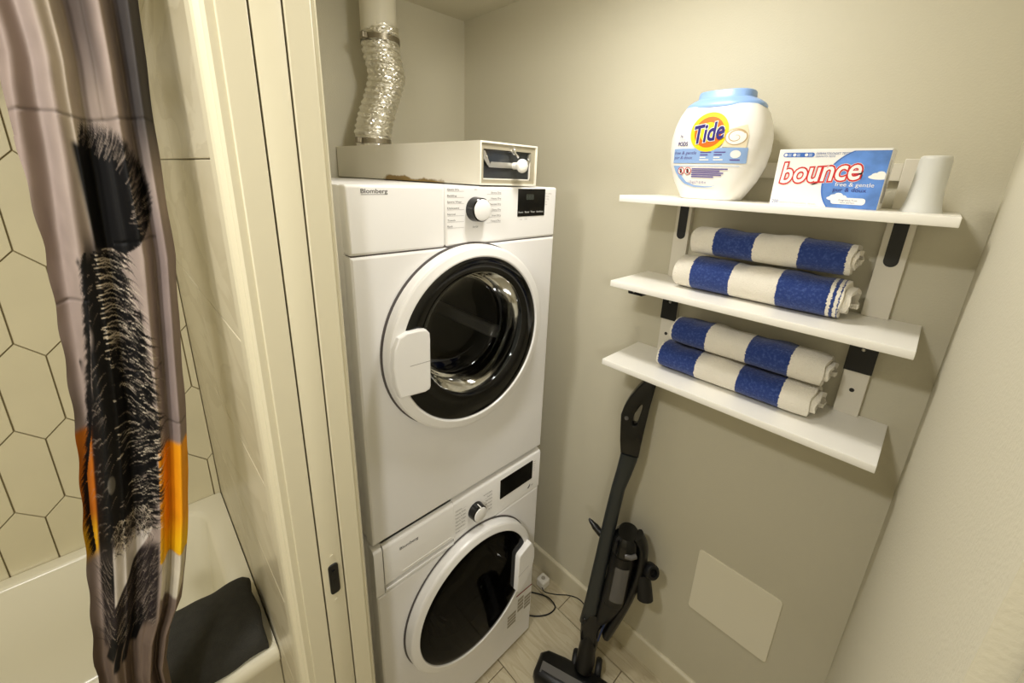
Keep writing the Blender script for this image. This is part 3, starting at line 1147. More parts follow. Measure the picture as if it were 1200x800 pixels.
prism('bracket_ear', [(0.488, BZ0 + .078), (0.482, BZ0 + .077), (0.470, BZ0 + .046), (0.474, zc - .0065), (0.478, zc - .003), (0.488, BZ0 + .062)], sm, 0.002, 0.006, M_SCREW, lint, smooth=False)
for x_ in (0.341, 0.481):
    lathe('rivet', [(0, -.0095), (.0022, -.009), (.003, -.006), (.003, -.003)], (x_, .0115, BZ0 + .064), 'y', M_CHROME, lint, 12)
kn = lathe('knob', [(.0085, .004), (.0085, -.012), (.0095, -.016), (.015, -.021), (.0165, -.026), (.0155, -.031), (.010, -.0345), (0, -.0355)], (0.432, 0.004, zc), 'y', M_WPRINT, lint, 32)
lt = lathe('latch_pin', [(0, -.012), (.006, -.011), (.007, -.006), (.007, .002)], (0.4225, 0.008, BZ0 + .078), 'y', M_CHROME, lint, 20)
tube('latch_arm', [(0.4225, -.002, BZ0 + .090), (0.4215, -.004, BZ0 + .078), (0.434, -.006, BZ0 + .067)], .0028, M_CHROME, lt, 10)

# flexible foil duct and pipe
duct = thing('foil_duct', (0.367, 0.63, BZ1), 'crinkled silver foil vent hose rising from the filter box to the pipe', 'duct')
path = smooth_path([(0.369, 0.63, 1.803), (0.369, 0.63, 1.845), (0.386, 0.63, 1.905), (0.410, 0.63, 1.965), (0.428, 0.63, 2.025), (0.416, 0.63, 2.085),
                    (0.412, 0.63, 2.125), (0.413, 0.63, 2.165)], 20)
seg = 64
P = np.array(path)
v, f = [], []
n = len(P)
for i in range(n):
    tq = i / (n - 1)
    for k in range(seg):
        a = 2 * math.pi * k / seg
        rid = 0.0030 * (abs(math.sin((P[i][2] * 330 + a) / 2)) - .5) * 2 * (1 if 0.10 < tq < 0.84 else .25)
        rr = 0.0575 + rid + rng.normal(0, 0.0008 if 0.07 < tq < .97 else .0004)
        if tq < .12: rr -= .003
        v.append((P[i][0] + rr * math.cos(a), P[i][1] + rr * math.sin(a), P[i][2] + rng.normal(0, .0008)))
for i in range(n - 1):
    for k in range(seg):
        l = (k + 1) % seg
        q = (i * seg + k, i * seg + l, (i + 1) * seg + l, (i + 1) * seg + k)
        if rng.random() < .5:
            f += [(q[0], q[1], q[2]), (q[0], q[2], q[3])]
        else:
            f += [(q[0], q[1], q[3]), (q[1], q[2], q[3])]
from_py('hose', v, f, M_FOIL, duct)
for zc_, xc_, r_ in ((2.128, 0.412, 0.0605), (1.820, 0.369, 0.0565)):
    cl = lathe('hose_clamp', [(r_, -.008), (r_ + .0012, -.008), (r_ + .0012, .008), (r_, .008)], (xc_, 0.63, zc_), 'z', M_CLAMP, duct, 48, closed=True)
    box('clamp_screw', xc_ - r_ - .013, xc_ - r_ + .004, 0.600, 0.622, zc_ - .009, zc_ + .009, M_CLAMP, cl, bevel=.003)
pipe = thing('vent_pipe', (0.407, 0.63, CZ), 'white plastic vent pipe coming down from the ceiling above the dryer', 'pipe')
lathe('pipe_wall', [(0.0555, CZ), (0.0555, 2.147), (0.0525, 2.147), (0.0525, CZ)], (0.409, 0.63, 0), 'z', M_PVC, pipe, 48)

# ------------------------------------------------------------------ wall shelves
SY0, SY1, SX0 = -0.790, -0.179, 0.632
shelf = thing('wall_shelf_unit', (WX, -.485, 1.216), 'three-tier white wall shelf on two white uprights with black brackets', 'shelf')
for z in (1.690, 1.465, 1.232):
    box('shelf_board', SX0, WX - .001, SY0, SY1, z - .0165, z, M_SHELF, shelf, bevel=0.0012, seg=2)
wx3 = lambda a, b, d: (WX - d, a, b)
UPS = ((-0.292, -0.250), (-0.738, -0.692))
for ya, yb in UPS:
    ym = (ya + yb) / 2
    for z0, z1 in ((1.232, 1.4485), (1.465, 1.6735), (1.690, 1.786)):
        box('upright', WX - .016, WX - .0005, ya, yb, z0, z1, M_UPR, shelf, bevel=0.0015, seg=2)
    prism('slot', rrect(ym - .013, ym + .013, 1.572, 1.70, 0.0125), wx3, 0.015, 0.0166, M_BLACKMETAL, shelf) if False else None
    # black oblong arm recess below the top board
    pts = [(ym - .012, 1.6735), (ym - .012, 1.587)] + [(ym - .012 * math.cos(math.pi * k / 10), 1.587 - .012 * math.sin(math.pi * k / 10)) for k in range(1, 10)] + [(ym + .012, 1.587), (ym + .012, 1.6735)]
    prism('arm_slot', pts, wx3, 0.0155, 0.0170, M_BLACKMETAL, shelf, smooth=False)
    # black bracket plate under the middle board
    br = prism('bracket_plate', [(ya - .002, 1.4485), (ya - .002, 1.337), (yb + .002, 1.337), (yb + .002, 1.4485)], wx3, 0.0160, 0.0190, M_BLACKMETAL, shelf, smooth=False)
    lathe('screw', [(0, -.0035), (.003, -.003), (.0042, -.0005), (.0042, .001)], (WX - .019, ym, 1.391), 'x', M_SCREW, br, 14)
    box('bracket_arm', SX0 + .045, WX - .016, ym - .010, ym + .010, 1.4365, 1.4485, M_BLACKMETAL, shelf, bevel=.002)
    prism('screw_hole', ellipse(ym, 1.292, .0048, .0048, 16), wx3, 0.0155, 0.0164, M_GAP, shelf)
for z0, z1 in ((1.744, 1.778),):
    box('cross_rail', WX - .015, WX - .0005, UPS[1][1], UPS[0][0], z0, z1, M_UPR, shelf, bevel=0.0015, seg=2)
# little black catch under the middle board, near its free end
ct = box('catch', 0.655, 0.705, -0.264, -0.222, 1.434, 1.4485, M_BLACKMETAL, shelf, bevel=.002)
lathe('catch_screw', [(0, -.002), (.003, -.0015), (.003, .002)], (0.655, -.240, 1.4425), 'x', M_SCREW, ct, 10)

# ------------------------------------------------------------------ detergent tub
TYC, TXC = -0.372, 0.722
TZ0 = 1.690
PROF = [(0.000, .060, .045), (0.003, .064, .049), (0.015, .072, .053), (0.040, .088, .058), (0.070, .1000, .062), (0.100, .1045, .064), (0.125, .1040, .064),
        (0.150, .0985, .062), (0.170, .0900, .059), (0.184, .0800, .055)]
PZ = np.array([p[0] * 1.08 for p in PROF]); PW = np.array([p[1] for p in PROF]); PD = np.array([p[2] for p in PROF])


def tide_wd(h):
    return float(np.interp(h, PZ, PW)), float(np.interp(h, PZ, PD))


NEXP = 3.2


def section(w, d, n=72, e=NEXP):
    out = []
    for k in range(n):
        t = 2 * math.pi * k / n
        c, s = math.cos(t), math.sin(t)
        out.append((d * math.copysign(abs(c) ** (2 / e), c), w * math.copysign(abs(s) ** (2 / e), s)))
    return out


def stack_loops(name, loops, material, parent, cap0=True, cap1=True, ang=45):
    v, f = [], []
    n = len(loops[0])
    for L in loops: v += L
    for i in range(len(loops) - 1):
        for k in range(n):
            l = (k + 1) % n
            f.append((i * n + k, i * n + l, (i + 1) * n + l, (i + 1) * n + k))
    if cap0: f.append(tuple(range(n))[::-1])
    if cap1: f.append(tuple((len(loops) - 1) * n + k for k in range(n)))
    o = from_py(name, v, f, material, parent)
    soft(o, ang)
    return o


tide = thing('detergent_tub', (TXC, TYC, TZ0), 'rounded white tub of laundry pods with pale blue lid on the top shelf', 'detergent tub')
hs = np.concatenate([[0, .003], np.linspace(.01, .1987, 30)])
loops = []
for h in hs:
    w, d = tide_wd(h)
    loops.append([(TXC + x, TYC + y, TZ0 + h) for x, y in section(w, d)])
body = stack_loops('tub_body', loops, M_TIDEW, tide)
lid_prof = [(0.1815, .0830, .0570), (0.186, .0830, .0570), (0.192, .0790, .0545), (0.199, .0680, .0480), (0.2015, .0610, .0440), (0.203, .0590, .0425), (0.2145, .0580, .0415), (0.2175, .0560, .0400),
            (0.2185, .0500, .036)]
stack_loops('lid', [[(TXC + x, TYC + y, TZ0 + h + .0135) for x, y in section(w, d, 72, 2.6)] for h, w, d in lid_prof], M_TIDEB, tide)


def tide_front(off):
    def f_(a, b):
        """a: metres to the right of the tub's middle, b: height above its base"""
        w, d = tide_wd(b)
        q = min(abs(a) / w, .999)
        x = d * (1 - q ** NEXP) ** (1 / NEXP)
        return (TXC - x - off - .0007, TYC - a, TZ0 + b)
    return f_


SP = 0.008
flat_poly('label_band', rrect(-.079, .081, .079, .1105, .002), tide_front(.0004), M_LBLUE, tide, SP)
flat_poly('label_panel', [(-.078, .0735), (.070, .0735), (.0695, .0725), (-.060, .0725), (-.0585, .066), (-.052, .050), (-.040, .038), (-.02, .031), (.005, .0295), (.018, .030), (.030, .034),
                          (.018, .0285), (.005, .027), (-.022, .0275), (-.045, .034), (-.060, .046), (-.071, .060)], tide_front(.0004), M_LBLUE, tide, SP)
flat_poly('logo_ring', ellipse(-.002, .1435, .0405, .0405), tide_front(.0006), M_YEL, tide, SP)
flat_poly('logo_disc', ellipse(-.002, .1435, .0315, .0315), tide_front(.0009), M_ORG, tide, SP)
flat_poly('logo_core', ellipse(-.002, .1435, .020, .020), tide_front(.0012), M_YEL, tide, SP)
text('logo_outline', 'Tide', -.001, .1435, .036, tide_front(.0016), M_WPRINT, tide, width=.062, offset=.055, shear=.25, rot=.16, align='c', split=SP, ref='Tide', step=(-.00003, 0, 0))
text('logo_text', 'Tide', -.001, .1435, .036, tide_front(.0020), M_NAVY, tide, width=.062, offset=.026, shear=.25, rot=.16, align='c', split=SP, ref='Tide', step=(-.00003, 0, 0))
text('label_text', 'PODS', -.070, .1165, .0085, tide_front(.0006), M_NAVY, tide, width=.024, offset=.015, split=SP)
text('label_text', '76', -.068, .134, .006, tide_front(.0006), M_NAVY, tide, split=SP)
flat_poly('label_line', [(-.069, .1295), (-.053, .1295), (-.053, .1300), (-.069, .1300)], tide_front(.0006), M_PURP, tide, SP)
text('label_text', 'free & gentle', -.0765, .098, .0068, tide_front(.0007), M_PURP, tide, width=.054, shear=.2, split=SP)
text('label_text', 'pur & doux', -.0765, .088, .0068, tide_front(.0007), M_PURP, tide, width=.046, shear=.2, split=SP)
for x0 in (-.014, .016):
    for k, wd in enumerate((.024, .017, .013, .02)):
        flat_poly('label_print', [(x0, .1005 - k * .0052), (x0 + wd, .1005 - k * .0052), (x0 + wd, .1028 - k * .0052), (x0, .1028 - k * .0052)], tide_front(.0007), M_PURP if k < 2 else M_WPRINT, tide, SP)
flat_poly('label_badge', ellipse(.0595, .0975, .010, .008, 24), tide_front(.0007), M_WPRINT, tide, SP)
flat_poly('label_print', [(.050, .0845), (.069, .0845), (.069, .087), (.050, .087)], tide_front(.0007), M_PURP, tide, SP)
for k, (x0, wd) in enumerate(((-.029, .078), (-.029, .062), (-.029, .070), (-.029, .066), (-.029, .05))):
    flat_poly('label_print', [(x0, .0655 - k * .0042), (x0 + wd, .0655 - k * .0042), (x0 + wd, .0680 - k * .0042), (x0, .0680 - k * .0042)], tide_front(.0007), M_PURP, tide, SP)
text('label_text', '1.23 kg (2.71 lb) 43 oz', -.034, .0355, .0055, tide_front(.0007), M_PURP, tide, width=.040, split=SP)
for cx_ in (-.0555, -.0385):
    flat_poly('warning_ring', ellipse(cx_, .062, .0083, .0083, 28), tide_front(.0006), M_RED, tide, SP)
    flat_poly('warning_disc', ellipse(cx_, .062, .0068, .0068, 28), tide_front(.0009), M_WPRINT, tide, SP)
    flat_poly('warning_figure', [(cx_ - .002, .057), (cx_ + .002, .057), (cx_ + .003, .062), (cx_ + .001, .0675), (cx_ - .002, .0665), (cx_ - .003, .062)], tide_front(.0012), M_GAP, tide, SP)
    flat_poly('warning_bar', [(cx_ - .0056, .0664), (cx_ - .0046, .0672), (cx_ + .0056, .0576), (cx_ + .0046, .0568)], tide_front(.0015), M_RED, tide, SP)
# picture of a pod: cream square with a swirl
flat_poly('pod_picture', [(.030, .112), (.077, .110), (.0785, .135), (.072, .156), (.050, .150), (.037, .147), (.034, .132)], tide_front(.0005), M_CREAM, tide, SP)
for rad_, mat_, of in ((.0195, M_TAN, .0008), (.0175, M_WPRINT, .0011)):
    flat_poly('pod_swirl', ellipse(.055, .132, rad_ * 1.1, rad_ * .85, 36), tide_front(of), mat_, tide, SP)
sw = []
for k in range(40):
    t = k / 39
    a = 0.5 + t * 7.5
    r = .016 * (1 - t * .8)
    sw.append((.055 + 1.1 * r * math.cos(a), .132 + .85 * r * math.sin(a), .0022 * (1 - t) + .0006))
pts = [(x + w_ * math.cos(0.5 + (i / 39) * 7.5), y + w_ * math.sin(0.5 + (i / 39) * 7.5)) for i, (x, y, w_) in enumerate(sw)] + [(x, y) for x, y, w_ in sw][::-1]
bm = bmesh.new()
va = [bm.verts.new((pts[i][0], pts[i][1], 0)) for i in range(80)]
for i in range(39):
    bm.faces.new((va[i], va[i + 1], va[79 - i - 1], va[79 - i]))
_finish_print('pod_swirl_line', bm, tide_front(.0014), M_TAN, tide, None)

# ------------------------------------------------------------------ dryer sheet carton
CX0, CX1, CY0, CY1, CZ0, CZ1 = 0.690, 0.757, -0.6815, -0.5065, 1.690, 1.7975
carton = thing('dryer_sheet_box', ((CX0 + CX1) / 2, (CY0 + CY1) / 2, CZ0), 'white carton of dryer sheets with red-outlined lettering and blue sky print', 'box')
box('carton', CX0, CX1, CY0, CY1, CZ0, CZ1, M_CARD, carton, bevel=0.0008, seg=1)
CW, CH = CY1 - CY0, CZ1 - CZ0


def carton_front(off):
    return lambda a, b: (CX0 - off, CY1 - a, CZ0 + b)


def circ_clip(cx, cy, r, x1, y0, y1):
    pts = ellipse(cx, cy, r, r, 72)
    pts = clip(pts, 0, x1, True)
    pts = clip(pts, 1, y1, True)
    return clip(pts, 1, y0, False)


flat_poly('sky_rim', circ_clip(.150, .043, .0668, CW - .0005, .0005, CH - .004), carton_front(.0003), M_SKYD, carton)
flat_poly('sky_print', circ_clip(.1515, .043, .0655, CW - .0005, .0005, CH - .005), carton_front(.0005), M_SKY, carton)


def cloud(cx, cy, s):
    for q_, (dx, dy, rx, ry) in enumerate(((0, 0, 1.6, .45), (-.6, .25, .6, .45), (.1, .5, .65, .5), (.8, .2, .55, .4))):
        pts = clip(ellipse(cx + dx * s, cy + dy * s, rx * s, ry * s, 24), 0, CW - .0008, True)
        if len(pts) > 2:
            flat_poly('cloud_print', pts, carton_front(.0006 + .00005 * q_), M_WPRINT, carton)


cloud(.113, .0175, .0105)
cloud(.1665, .058, .010)
flat_poly('banner', rrect(.104, .156, .0075, .0195, .005), carton_front(.0009), M_WPRINT, carton)
text('carton_text', 'Fragrance Free', .130, .0150, .0030, carton_front(.0011), M_NAVY, carton, width=.028, align='c')
text('carton_text', 'Sans parfum', .130, .0107, .0026, carton_front(.0011), M_NAVY, carton, width=.022, align='c')
text('logo_outline', 'bounce', .0745, .0675, .0385, carton_front(.0009), M_RED, carton, width=.128, offset=.066, shear=.2, rot=.085, align='c', ref='bounce', step=(-.00003, 0, 0))
text('logo_edge', 'bounce', .0745, .0675, .0385, carton_front(.00075), M_WPRINT, carton, width=.128, offset=.078, shear=.2, rot=.085, align='c', ref='bounce', step=(-.00003, 0, 0))
text('logo_text', 'bounce', .0745, .0675, .0385, carton_front(.0012), M_WPRINT, carton, width=.128, offset=.012, shear=.2, rot=.085, align='c', ref='bounce', step=(-.00003, 0, 0))
text('carton_text', 'free & gentle', .1045, .0400, .0072, carton_front(.0011), M_WPRINT, carton, width=.058)
text('carton_text', 'pur & doux', .1035, .0305, .0072, carton_front(.0011), M_NAVY, carton, width=.050)
text('carton_text', '200', .004, .0035, .0062, carton_front(.0004), M_TEXTBLUE, carton, width=.0115)
text('carton_text', 'sheets 6.4 in x 9 in (16.2 cm x 22.8 cm)', .0175, .0036, .0032, carton_front(.0004), M_INKL, carton, width=.047)
text('carton_text', '200 feuilles', .068, .0036, .0024, carton_front(.0004), M_INKL, carton, width=.013)
pl_ = flat_poly('carton_badge', rrect(.008, .061, .0925, .1010, .004), carton_front(.0004), M_SKYD, carton)
for k, cx_ in enumerate((.0125, .0275, .0475)):
    flat_poly('badge_dot', ellipse(cx_, .0967, .0028, .0028, 16), carton_front(.0006), M_WPRINT, carton)
    for j in range(2):
        flat_poly('badge_print', [(cx_ + .004, .0972 - j * .0028), (cx_ + .0095, .0972 - j * .0028), (cx_ + .0095, .0985 - j * .0028), (cx_ + .004, .0985 - j * .0028)], carton_front(.0006), M_PALEBLUE, carton)
text('carton_text', 'DERMATOLOGIST TESTED', .0635, .0970, .0040, carton_front(.0004), M_TEXTBLUE, carton, width=.056, shear=.2)
text('carton_text', 'DERMATO-TESTÉ', .0635, .0922, .0030, carton_front(.0004), M_TEXTBLUE, carton, width=.031, shear=.2)
side_map = lambda a, b: (CX0 + .010 + a, CY0 - .0004, CZ0 + b)
for k in range(3):
    flat_poly('side_print', [(.008 + k * .014, .012), (.014 + k * .014, .012), (.014 + k * .014, .088 - k * .02), (.008 + k * .014, .088 - k * .02)], side_map, M_INKL, carton)

# ------------------------------------------------------------------ frosted cup, upside down
lathe('plastic_cup', [(0.0, .096), (.0185, .096), (.0205, .094), (.0215, .089), (.0225, .05), (.0240, .022), (.0265, .008), (.0290, .0015), (.0292, 0), (.0278, 0), (.0252, .009), (.0228, .023), (.0213, .05),
                      (.0203, .088), (.0180, .0935), (0, .0935)], (0.735, -0.738, 1.690), 'z', M_CUP, None, 48, origin=(0.735, -0.738, 1.690))
cup = bpy.data.objects['plastic_cup']
tag(cup, 'frosted translucent plastic cup upside down at the end of the top shelf', 'cup')


# ------------------------------------------------------------------ striped towels, folded and rolled
def towel(name, label, x0, x1, z0, z1, ya, yb, stops, turns=2.05, tail=0.012, tuck=0.0, phase=-math.pi * .42, e=2.35, droop=0.0, sq=1.0, seed=0):
    """spiral of terry cloth along Y between ya (larger y) and yb; every layer is a real sheet"""
    rg = np.random.default_rng(seed)
    cx, cz, a, b = (x0 + x1) / 2, (z0 + z1) / 2, (x1 - x0) / 2, (z1 - z0) / 2
    th = 0.0105
    nT, nY = int(turns * 56), 34
    lay = th * 1.12
    sec_o, sec_i, tt = [], [], []
    for i in range(nT + 1):
        t = i / 56 * 2 * math.pi
        tt.append(t)
        shrink = lay * t / (2 * math.pi)
        for dst, ex in ((sec_o, 0), (sec_i, th)):
            aa, bb_ = max(a - shrink - ex, .001), max(b - shrink - ex, .001)
            an = phase - t
            c, s = math.cos(an), math.sin(an)
            dst.append((cx + aa * math.copysign(abs(c) ** (2 / e), c), cz + bb_ * math.copysign(abs(s) ** (2 / e), s)))
    ring = [(p, i) for i, p in enumerate(sec_o)] + [(p, i) for i, p in reversed(list(enumerate(sec_i)))]
    m_ = len(ring)
    v, f = [], []
    wob = [rg.normal(0, .0008) for _ in range(nT + 1)]
    ph = rg.uniform(0, 6.28, 6)
    for j in range(nY + 1):
        s = j / nY
        for (x, z), i in ring:
            fr = i / nT
            y_a = ya - tuck * fr + .0015 * math.sin(7 * fr * 6 + ph[0])
            y_b = yb - tail * (fr ** 1.2) + .0015 * math.sin(9 * fr * 6 + ph[1])
            y = y_a + (y_b - y_a) * s
            k1 = .0018 * math.sin(y * 38 + ph[2]) + .0012 * math.sin(y * 90 + tt[i] * 2 + ph[3])
            end = 4 * (s - .5) ** 2
            dz = -droop * (s ** 2)
            rx, rz = x - cx, z - cz
            q = 1 - .035 * max(0, (end - .75) / .25)
            v.append((cx + rx * (q + k1 / a * .5), y, z0 + max(0.0, (cz + rz * q + k1 * (1 if rz > 0 else 0) + dz) - z0)))
    for j in range(nY):
        for k in range(m_):
            l = (k + 1) % m_
            f.append((j * m_ + k, j * m_ + l, (j + 1) * m_ + l, (j + 1) * m_ + k))
    for i in range(nT):
        k0, k1 = i, i + 1
        i0, i1 = m_ - 1 - i, m_ - 2 - i
        f.append((k0, k1, i1, i0))
        o_ = nY * m_
        f.append((o_ + k0, o_ + i0, o_ + i1, o_ + k1))
    o = from_py(name, v, f, towel_material(name + '_terry', stops), None, origin=(cx, (ya + yb) / 2, z0))
    soft(o, 60)
    tag(o, label, 'towel', 'blue and white striped towels on the shelves')
    return o


towel('striped_towel', 'lower striped towel on the middle shelf, with narrow blue and white end bands', 0.690, 0.808, 1.4655, 1.554, -0.320, -0.664,
      [(-.25, 'w'), (-.363, 'b'), (-.455, 'w'), (-.551, 'b'), (-.643, 'w'), (-.649, 'b'), (-.656, 'w'), (-.661, 'b'), (-.664, 'w')], tail=.026, seed=1)
towel('striped_towel', 'upper striped towel on the middle shelf, white at one end and blue at the other', 0.698, 0.812, 1.5545, 1.628, -0.348, -0.664,
      [(-.25, 'w'), (-.401, 'b'), (-.488, 'w'), (-.575, 'b'), (-.655, 'w')], tail=.012, seed=2)
towel('striped_towel', 'lower striped towel on the bottom shelf, blue at one end and white at the other', 0.688, 0.806, 1.2325, 1.310, -0.310, -0.660,
      [(-.25, 'w'), (-.314, 'b'), (-.414, 'w'), (-.512, 'b'), (-.604, 'w')], tail=.022, seed=3)
towel('striped_towel', 'upper striped towel on the bottom shelf, resting on another striped towel', 0.694, 0.806, 1.3105, 1.386, -0.334, -0.668,
      [(-.25, 'w'), (-.337, 'b'), (-.424, 'w'), (-.519, 'b'), (-.606, 'w')], tail=.018, seed=4)

# ------------------------------------------------------------------ access panel
ap = prism('access_panel', rrect(-0.707, -0.477, 0.391, 0.628, 0.010), wx3, 0.0, 0.004, M_PANEL, None, bevel=0.0015, origin=(WX, -.592, .391))
tag(ap, 'cream square access panel with rounded corners low on the wall', 'access panel')

# ------------------------------------------------------------------ stick vacuum
vac = thing('stick_vacuum', (0.63, -0.24, 0), 'black cordless stick vacuum standing upright under the wall shelves', 'vacuum')
D2 = Vector((0.36, -0.933, 0))           # direction from the wand to the dust bin
PERP = Vector((0.933, 0.36, 0))
A0, A1 = Vector((0.648, -0.235, 0.10)), Vector((0.757, -0.232, 0.93))
AX = (A1 - A0).normalized()


def at(h, d=0.0, p=0.0):
    """point at height h along the wand, d towards the bin side, p sideways"""
    return A0 + AX * ((h - A0.z) / AX.z) + D2 * d + PERP * p


def vsec(h, d0, d1, hw_, n=24, e=3.0):
    """rounded section between d0 and d1 (bin direction), half width hw_"""
    out = []
    for k in range(n):
        t = 2 * math.pi * k / n
        c, s = math.cos(t), math.sin(t)
        out.append(tuple(at(h, (d0 + d1) / 2 + (d1 - d0) / 2 * math.copysign(abs(c) ** (2 / e), c), hw_ * math.copysign(abs(s) ** (2 / e), s))))
    return out


stack_loops('wand', [vsec(h, a, b, w_) for h, a, b, w_ in ((.213, -.040, .006, .018), (.218, -.046, .010, .021), (.30, -.041, .010, .022), (.48, -.035, .012, .021), (.65, -.031, .014, .020), (.76, -.026, .018, .019),
                                                          (.82, -.021, .029, .019), (.86, -.019, .035, .019), (.886, -.018, .038, .019))], M_VAC, vac)
# handle: solid moulded loop with a narrow finger slit
ho = [(-.018, .888), (-.026, .930), (-.034, .975), (-.039, 1.014), (-.034, 1.045), (-.023, 1.078), (-.008, 1.108), (.008, 1.134), (.022, 1.150), (.036, 1.152), (.046, 1.138), (.045, 1.110), (.041, 1.050), (.039, .986), (.038, .935), (.038, .888)]
hi_ = [(.004, .989), (.002, .993), (.000, 1.004), (.000, 1.018), (.002, 1.030), (.006, 1.040), (.010, 1.050), (.014, 1.058), (.017, 1.062), (.019, 1.062), (.020, 1.058), (.020, 1.048), (.018, 1.030), (.016, 1.010), (.013, .994), (.009, .989)]
bm = bmesh.new()
hwp = .0175
rows_ = []
for pts_, ins_, p_ in ((hi_, 0, 1), (hi_, 0, -1), (ho, 0, -1), (ho, 0, 1)):
    rows_.append([bm.verts.new(at(h, d, p_ * hwp)) for d, h in pts_])
nn = len(ho)
for q in range(4):
    r0, r1 = rows_[q], rows_[(q + 1) % 4]
    for i in range(nn):
        j = (i + 1) % nn
        bm.faces.new((r0[i], r0[j], r1[j], r1[i]))
es_ = []
for r_ in rows_:
    for i in range(nn):
        e_ = bm.edges.get((r_[i], r_[(i + 1) % nn]))
        if e_: es_.append(e_)
bmesh.ops.bevel(bm, geom=es_, offset=.0045, segments=3, profile=.5, affect='EDGES', clamp_overlap=True)
hdl = from_bm('handle', bm, M_VACGLOSS, vac)
soft(hdl, 50)
pb = at(1.008, -.020, -.0165)
lathe('power_button', [(0, -.0035), (.006, -.003), (.0078, 0), (.0078, .006)], tuple(pb), tuple(PERP), M_VACBIN, hdl, 20)
# lower neck of the wand with buttons
stack_loops('lower_neck', [vsec(h, a, b, w_) for h, a, b, w_ in ((.118, -.024, .026, .020), (.130, -.030, .031, .023), (.170, -.036, .032, .024), (.215, -.040, .030, .024), (.262, -.030, .042, .023), (.272, -.020, .040, .020))], M_VACGLOSS, vac)
lathe('release_button', [(0, -.003), (.007, -.002), (.0085, .001), (.0085, .006)], tuple(at(.238, -.028, -.021)), tuple(PERP), M_VACBLK, vac, 18)
# motor body and dust bin
stack_loops('motor_body', [vsec(h, a, b, w_, 28, 2.6) for h, a, b, w_ in ((.250, .006, .040, .024), (.28, .006, .062, .030), (.33, .008, .084, .036), (.38, .010, .094, .040), (.43, .012, .096, .040))], M_VACBLK, vac)
bn = stack_loops('dust_bin', [vsec(h, a, b, w_, 32, 2.2) for h, a, b, w_ in ((.352, .016, .090, .043), (.365, .012, .094, .046), (.53, .012, .096, .047), (.545, .014, .092, .045))], M_VACBLK, vac)
v, f = [], []
for i in range(7):
    h = .385 + .130 * i / 6
    for k in range(11):
        ang_ = math.radians(252 + 58 * k / 10)
        c_, s_ = math.cos(ang_), math.sin(ang_)
        e_ = 2 / 2.2
        v.append(tuple(at(h, .0535 + .0430 * math.copysign(abs(c_) ** e_, c_), .0482 * math.copysign(abs(s_) ** e_, s_))))
for i in range(6):
    for k in range(10):
        f.append((i * 11 + k, i * 11 + k + 1, (i + 1) * 11 + k + 1, (i + 1) * 11 + k))
o = from_py('bin_window', v, f, M_VACBIN, bn); soft(o)
stack_loops('bin_lid', [vsec(h, a, b, w_, 32, 2.2) for h, a, b, w_ in ((.552, .010, .098, .049), (.582, .010, .098, .049), (.604, .014, .092, .046), (.614, .022, .084, .040))], M_VACGLOSS, vac)
tube('bin_latch', [at(.567, .060, -.048), at(.568, .078, -.047), at(.570, .092, -.036)], .0085, M_VACBIN, vac, 10)
tube('hook', smooth_path([at(.555, -.020, .010), at(.568, -.048, .016), at(.590, -.082, .022)], 4), [.013] * 3 + [.012] * 3 + [.009, .007, .003], M_VACBLK, vac, 10)
tube('battery_spine', smooth_path([at(.615, .085), at(.575, .108), at(.50, .112), at(.40, .100), at(.30, .078), at(.205, .052)], 6), .017, M_VACBLK, vac, 12, flat=(PERP, 1.7))
acc = tube('accessory_holder', smooth_path([at(.47, .105, .0), at(.465, .125, -.004), at(.45, .140, -.01)], 4), .021, M_VACBLK, vac, 14)
lathe('dusting_brush', [(0, .0), (.020, 0), (.024, .006), (.024, .030), (.020, .036), (.013, .036), (.012, .020), (0, .02)], tuple(at(.505, .136, .006)), tuple(D2 * .55 - PERP * .75 + Vector((0, 0, .5))), M_RUB, acc, 24)
tube('crevice_nozzle', [at(.492, .122, -.004), at(.445, .138, -.010), at(.415, .146, -.016)], [.024, .025, .026], M_RUB, acc, 12)
tube('accent_strip', [at(.262, .040, -.020), at(.225, .034, -.023), at(.185, .030, -.021)], .0035, M_VACBLUE, vac, 8)
# swivel joint and floor head
tube('swivel_joint', [at(.175, -.002), (0.640, -.238, .125), (0.628, -.244, .085), (0.612, -.247, .055)], [.024, .030, .033, .030], M_VACBLK, vac, 18)
for s in (-1, 1):
    c_ = Vector((0.628, -0.240, 0.075)) + Vector((0.45, -0.89, 0)) * .042 * s
    lathe('swivel_wheel', [(0, -.011), (.030, -.011), (.035, -.005), (.035, .005), (.030, .011), (0, .011)], (c_.x + .018, c_.y, .035 + (.0 if s < 0 else 0)), (0.45, -0.89, 0), M_RUB, vac, 24)
HA = Vector((0.34, -0.94, 0)).normalized()      # long axis of the head
HB = Vector((HA.y, -HA.x, 0))                    # towards its front (away from the wall)
HC = Vector((0.575, -0.238, 0))


def headpt(a, b, z):
    p = HC + HA * a + HB * b
    return (p.x, p.y, z)


hl = 0.138
def hloop(z, ins, back=.045, front=.062):
    pts = [(-hl + ins, -back * .55 + ins), (-hl * .80, -back + ins), (-.05, -back - .006 + ins), (.05, -back - .006 + ins), (hl * .80, -back + ins), (hl - ins, -back * .55 + ins), (hl - ins, front - .016 - ins), (hl - .014 - ins, front - ins),
           (-hl + .014 + ins, front - ins), (-hl + ins, front - .016 - ins)]
    return [headpt(a, b, z) for a, b in pts]


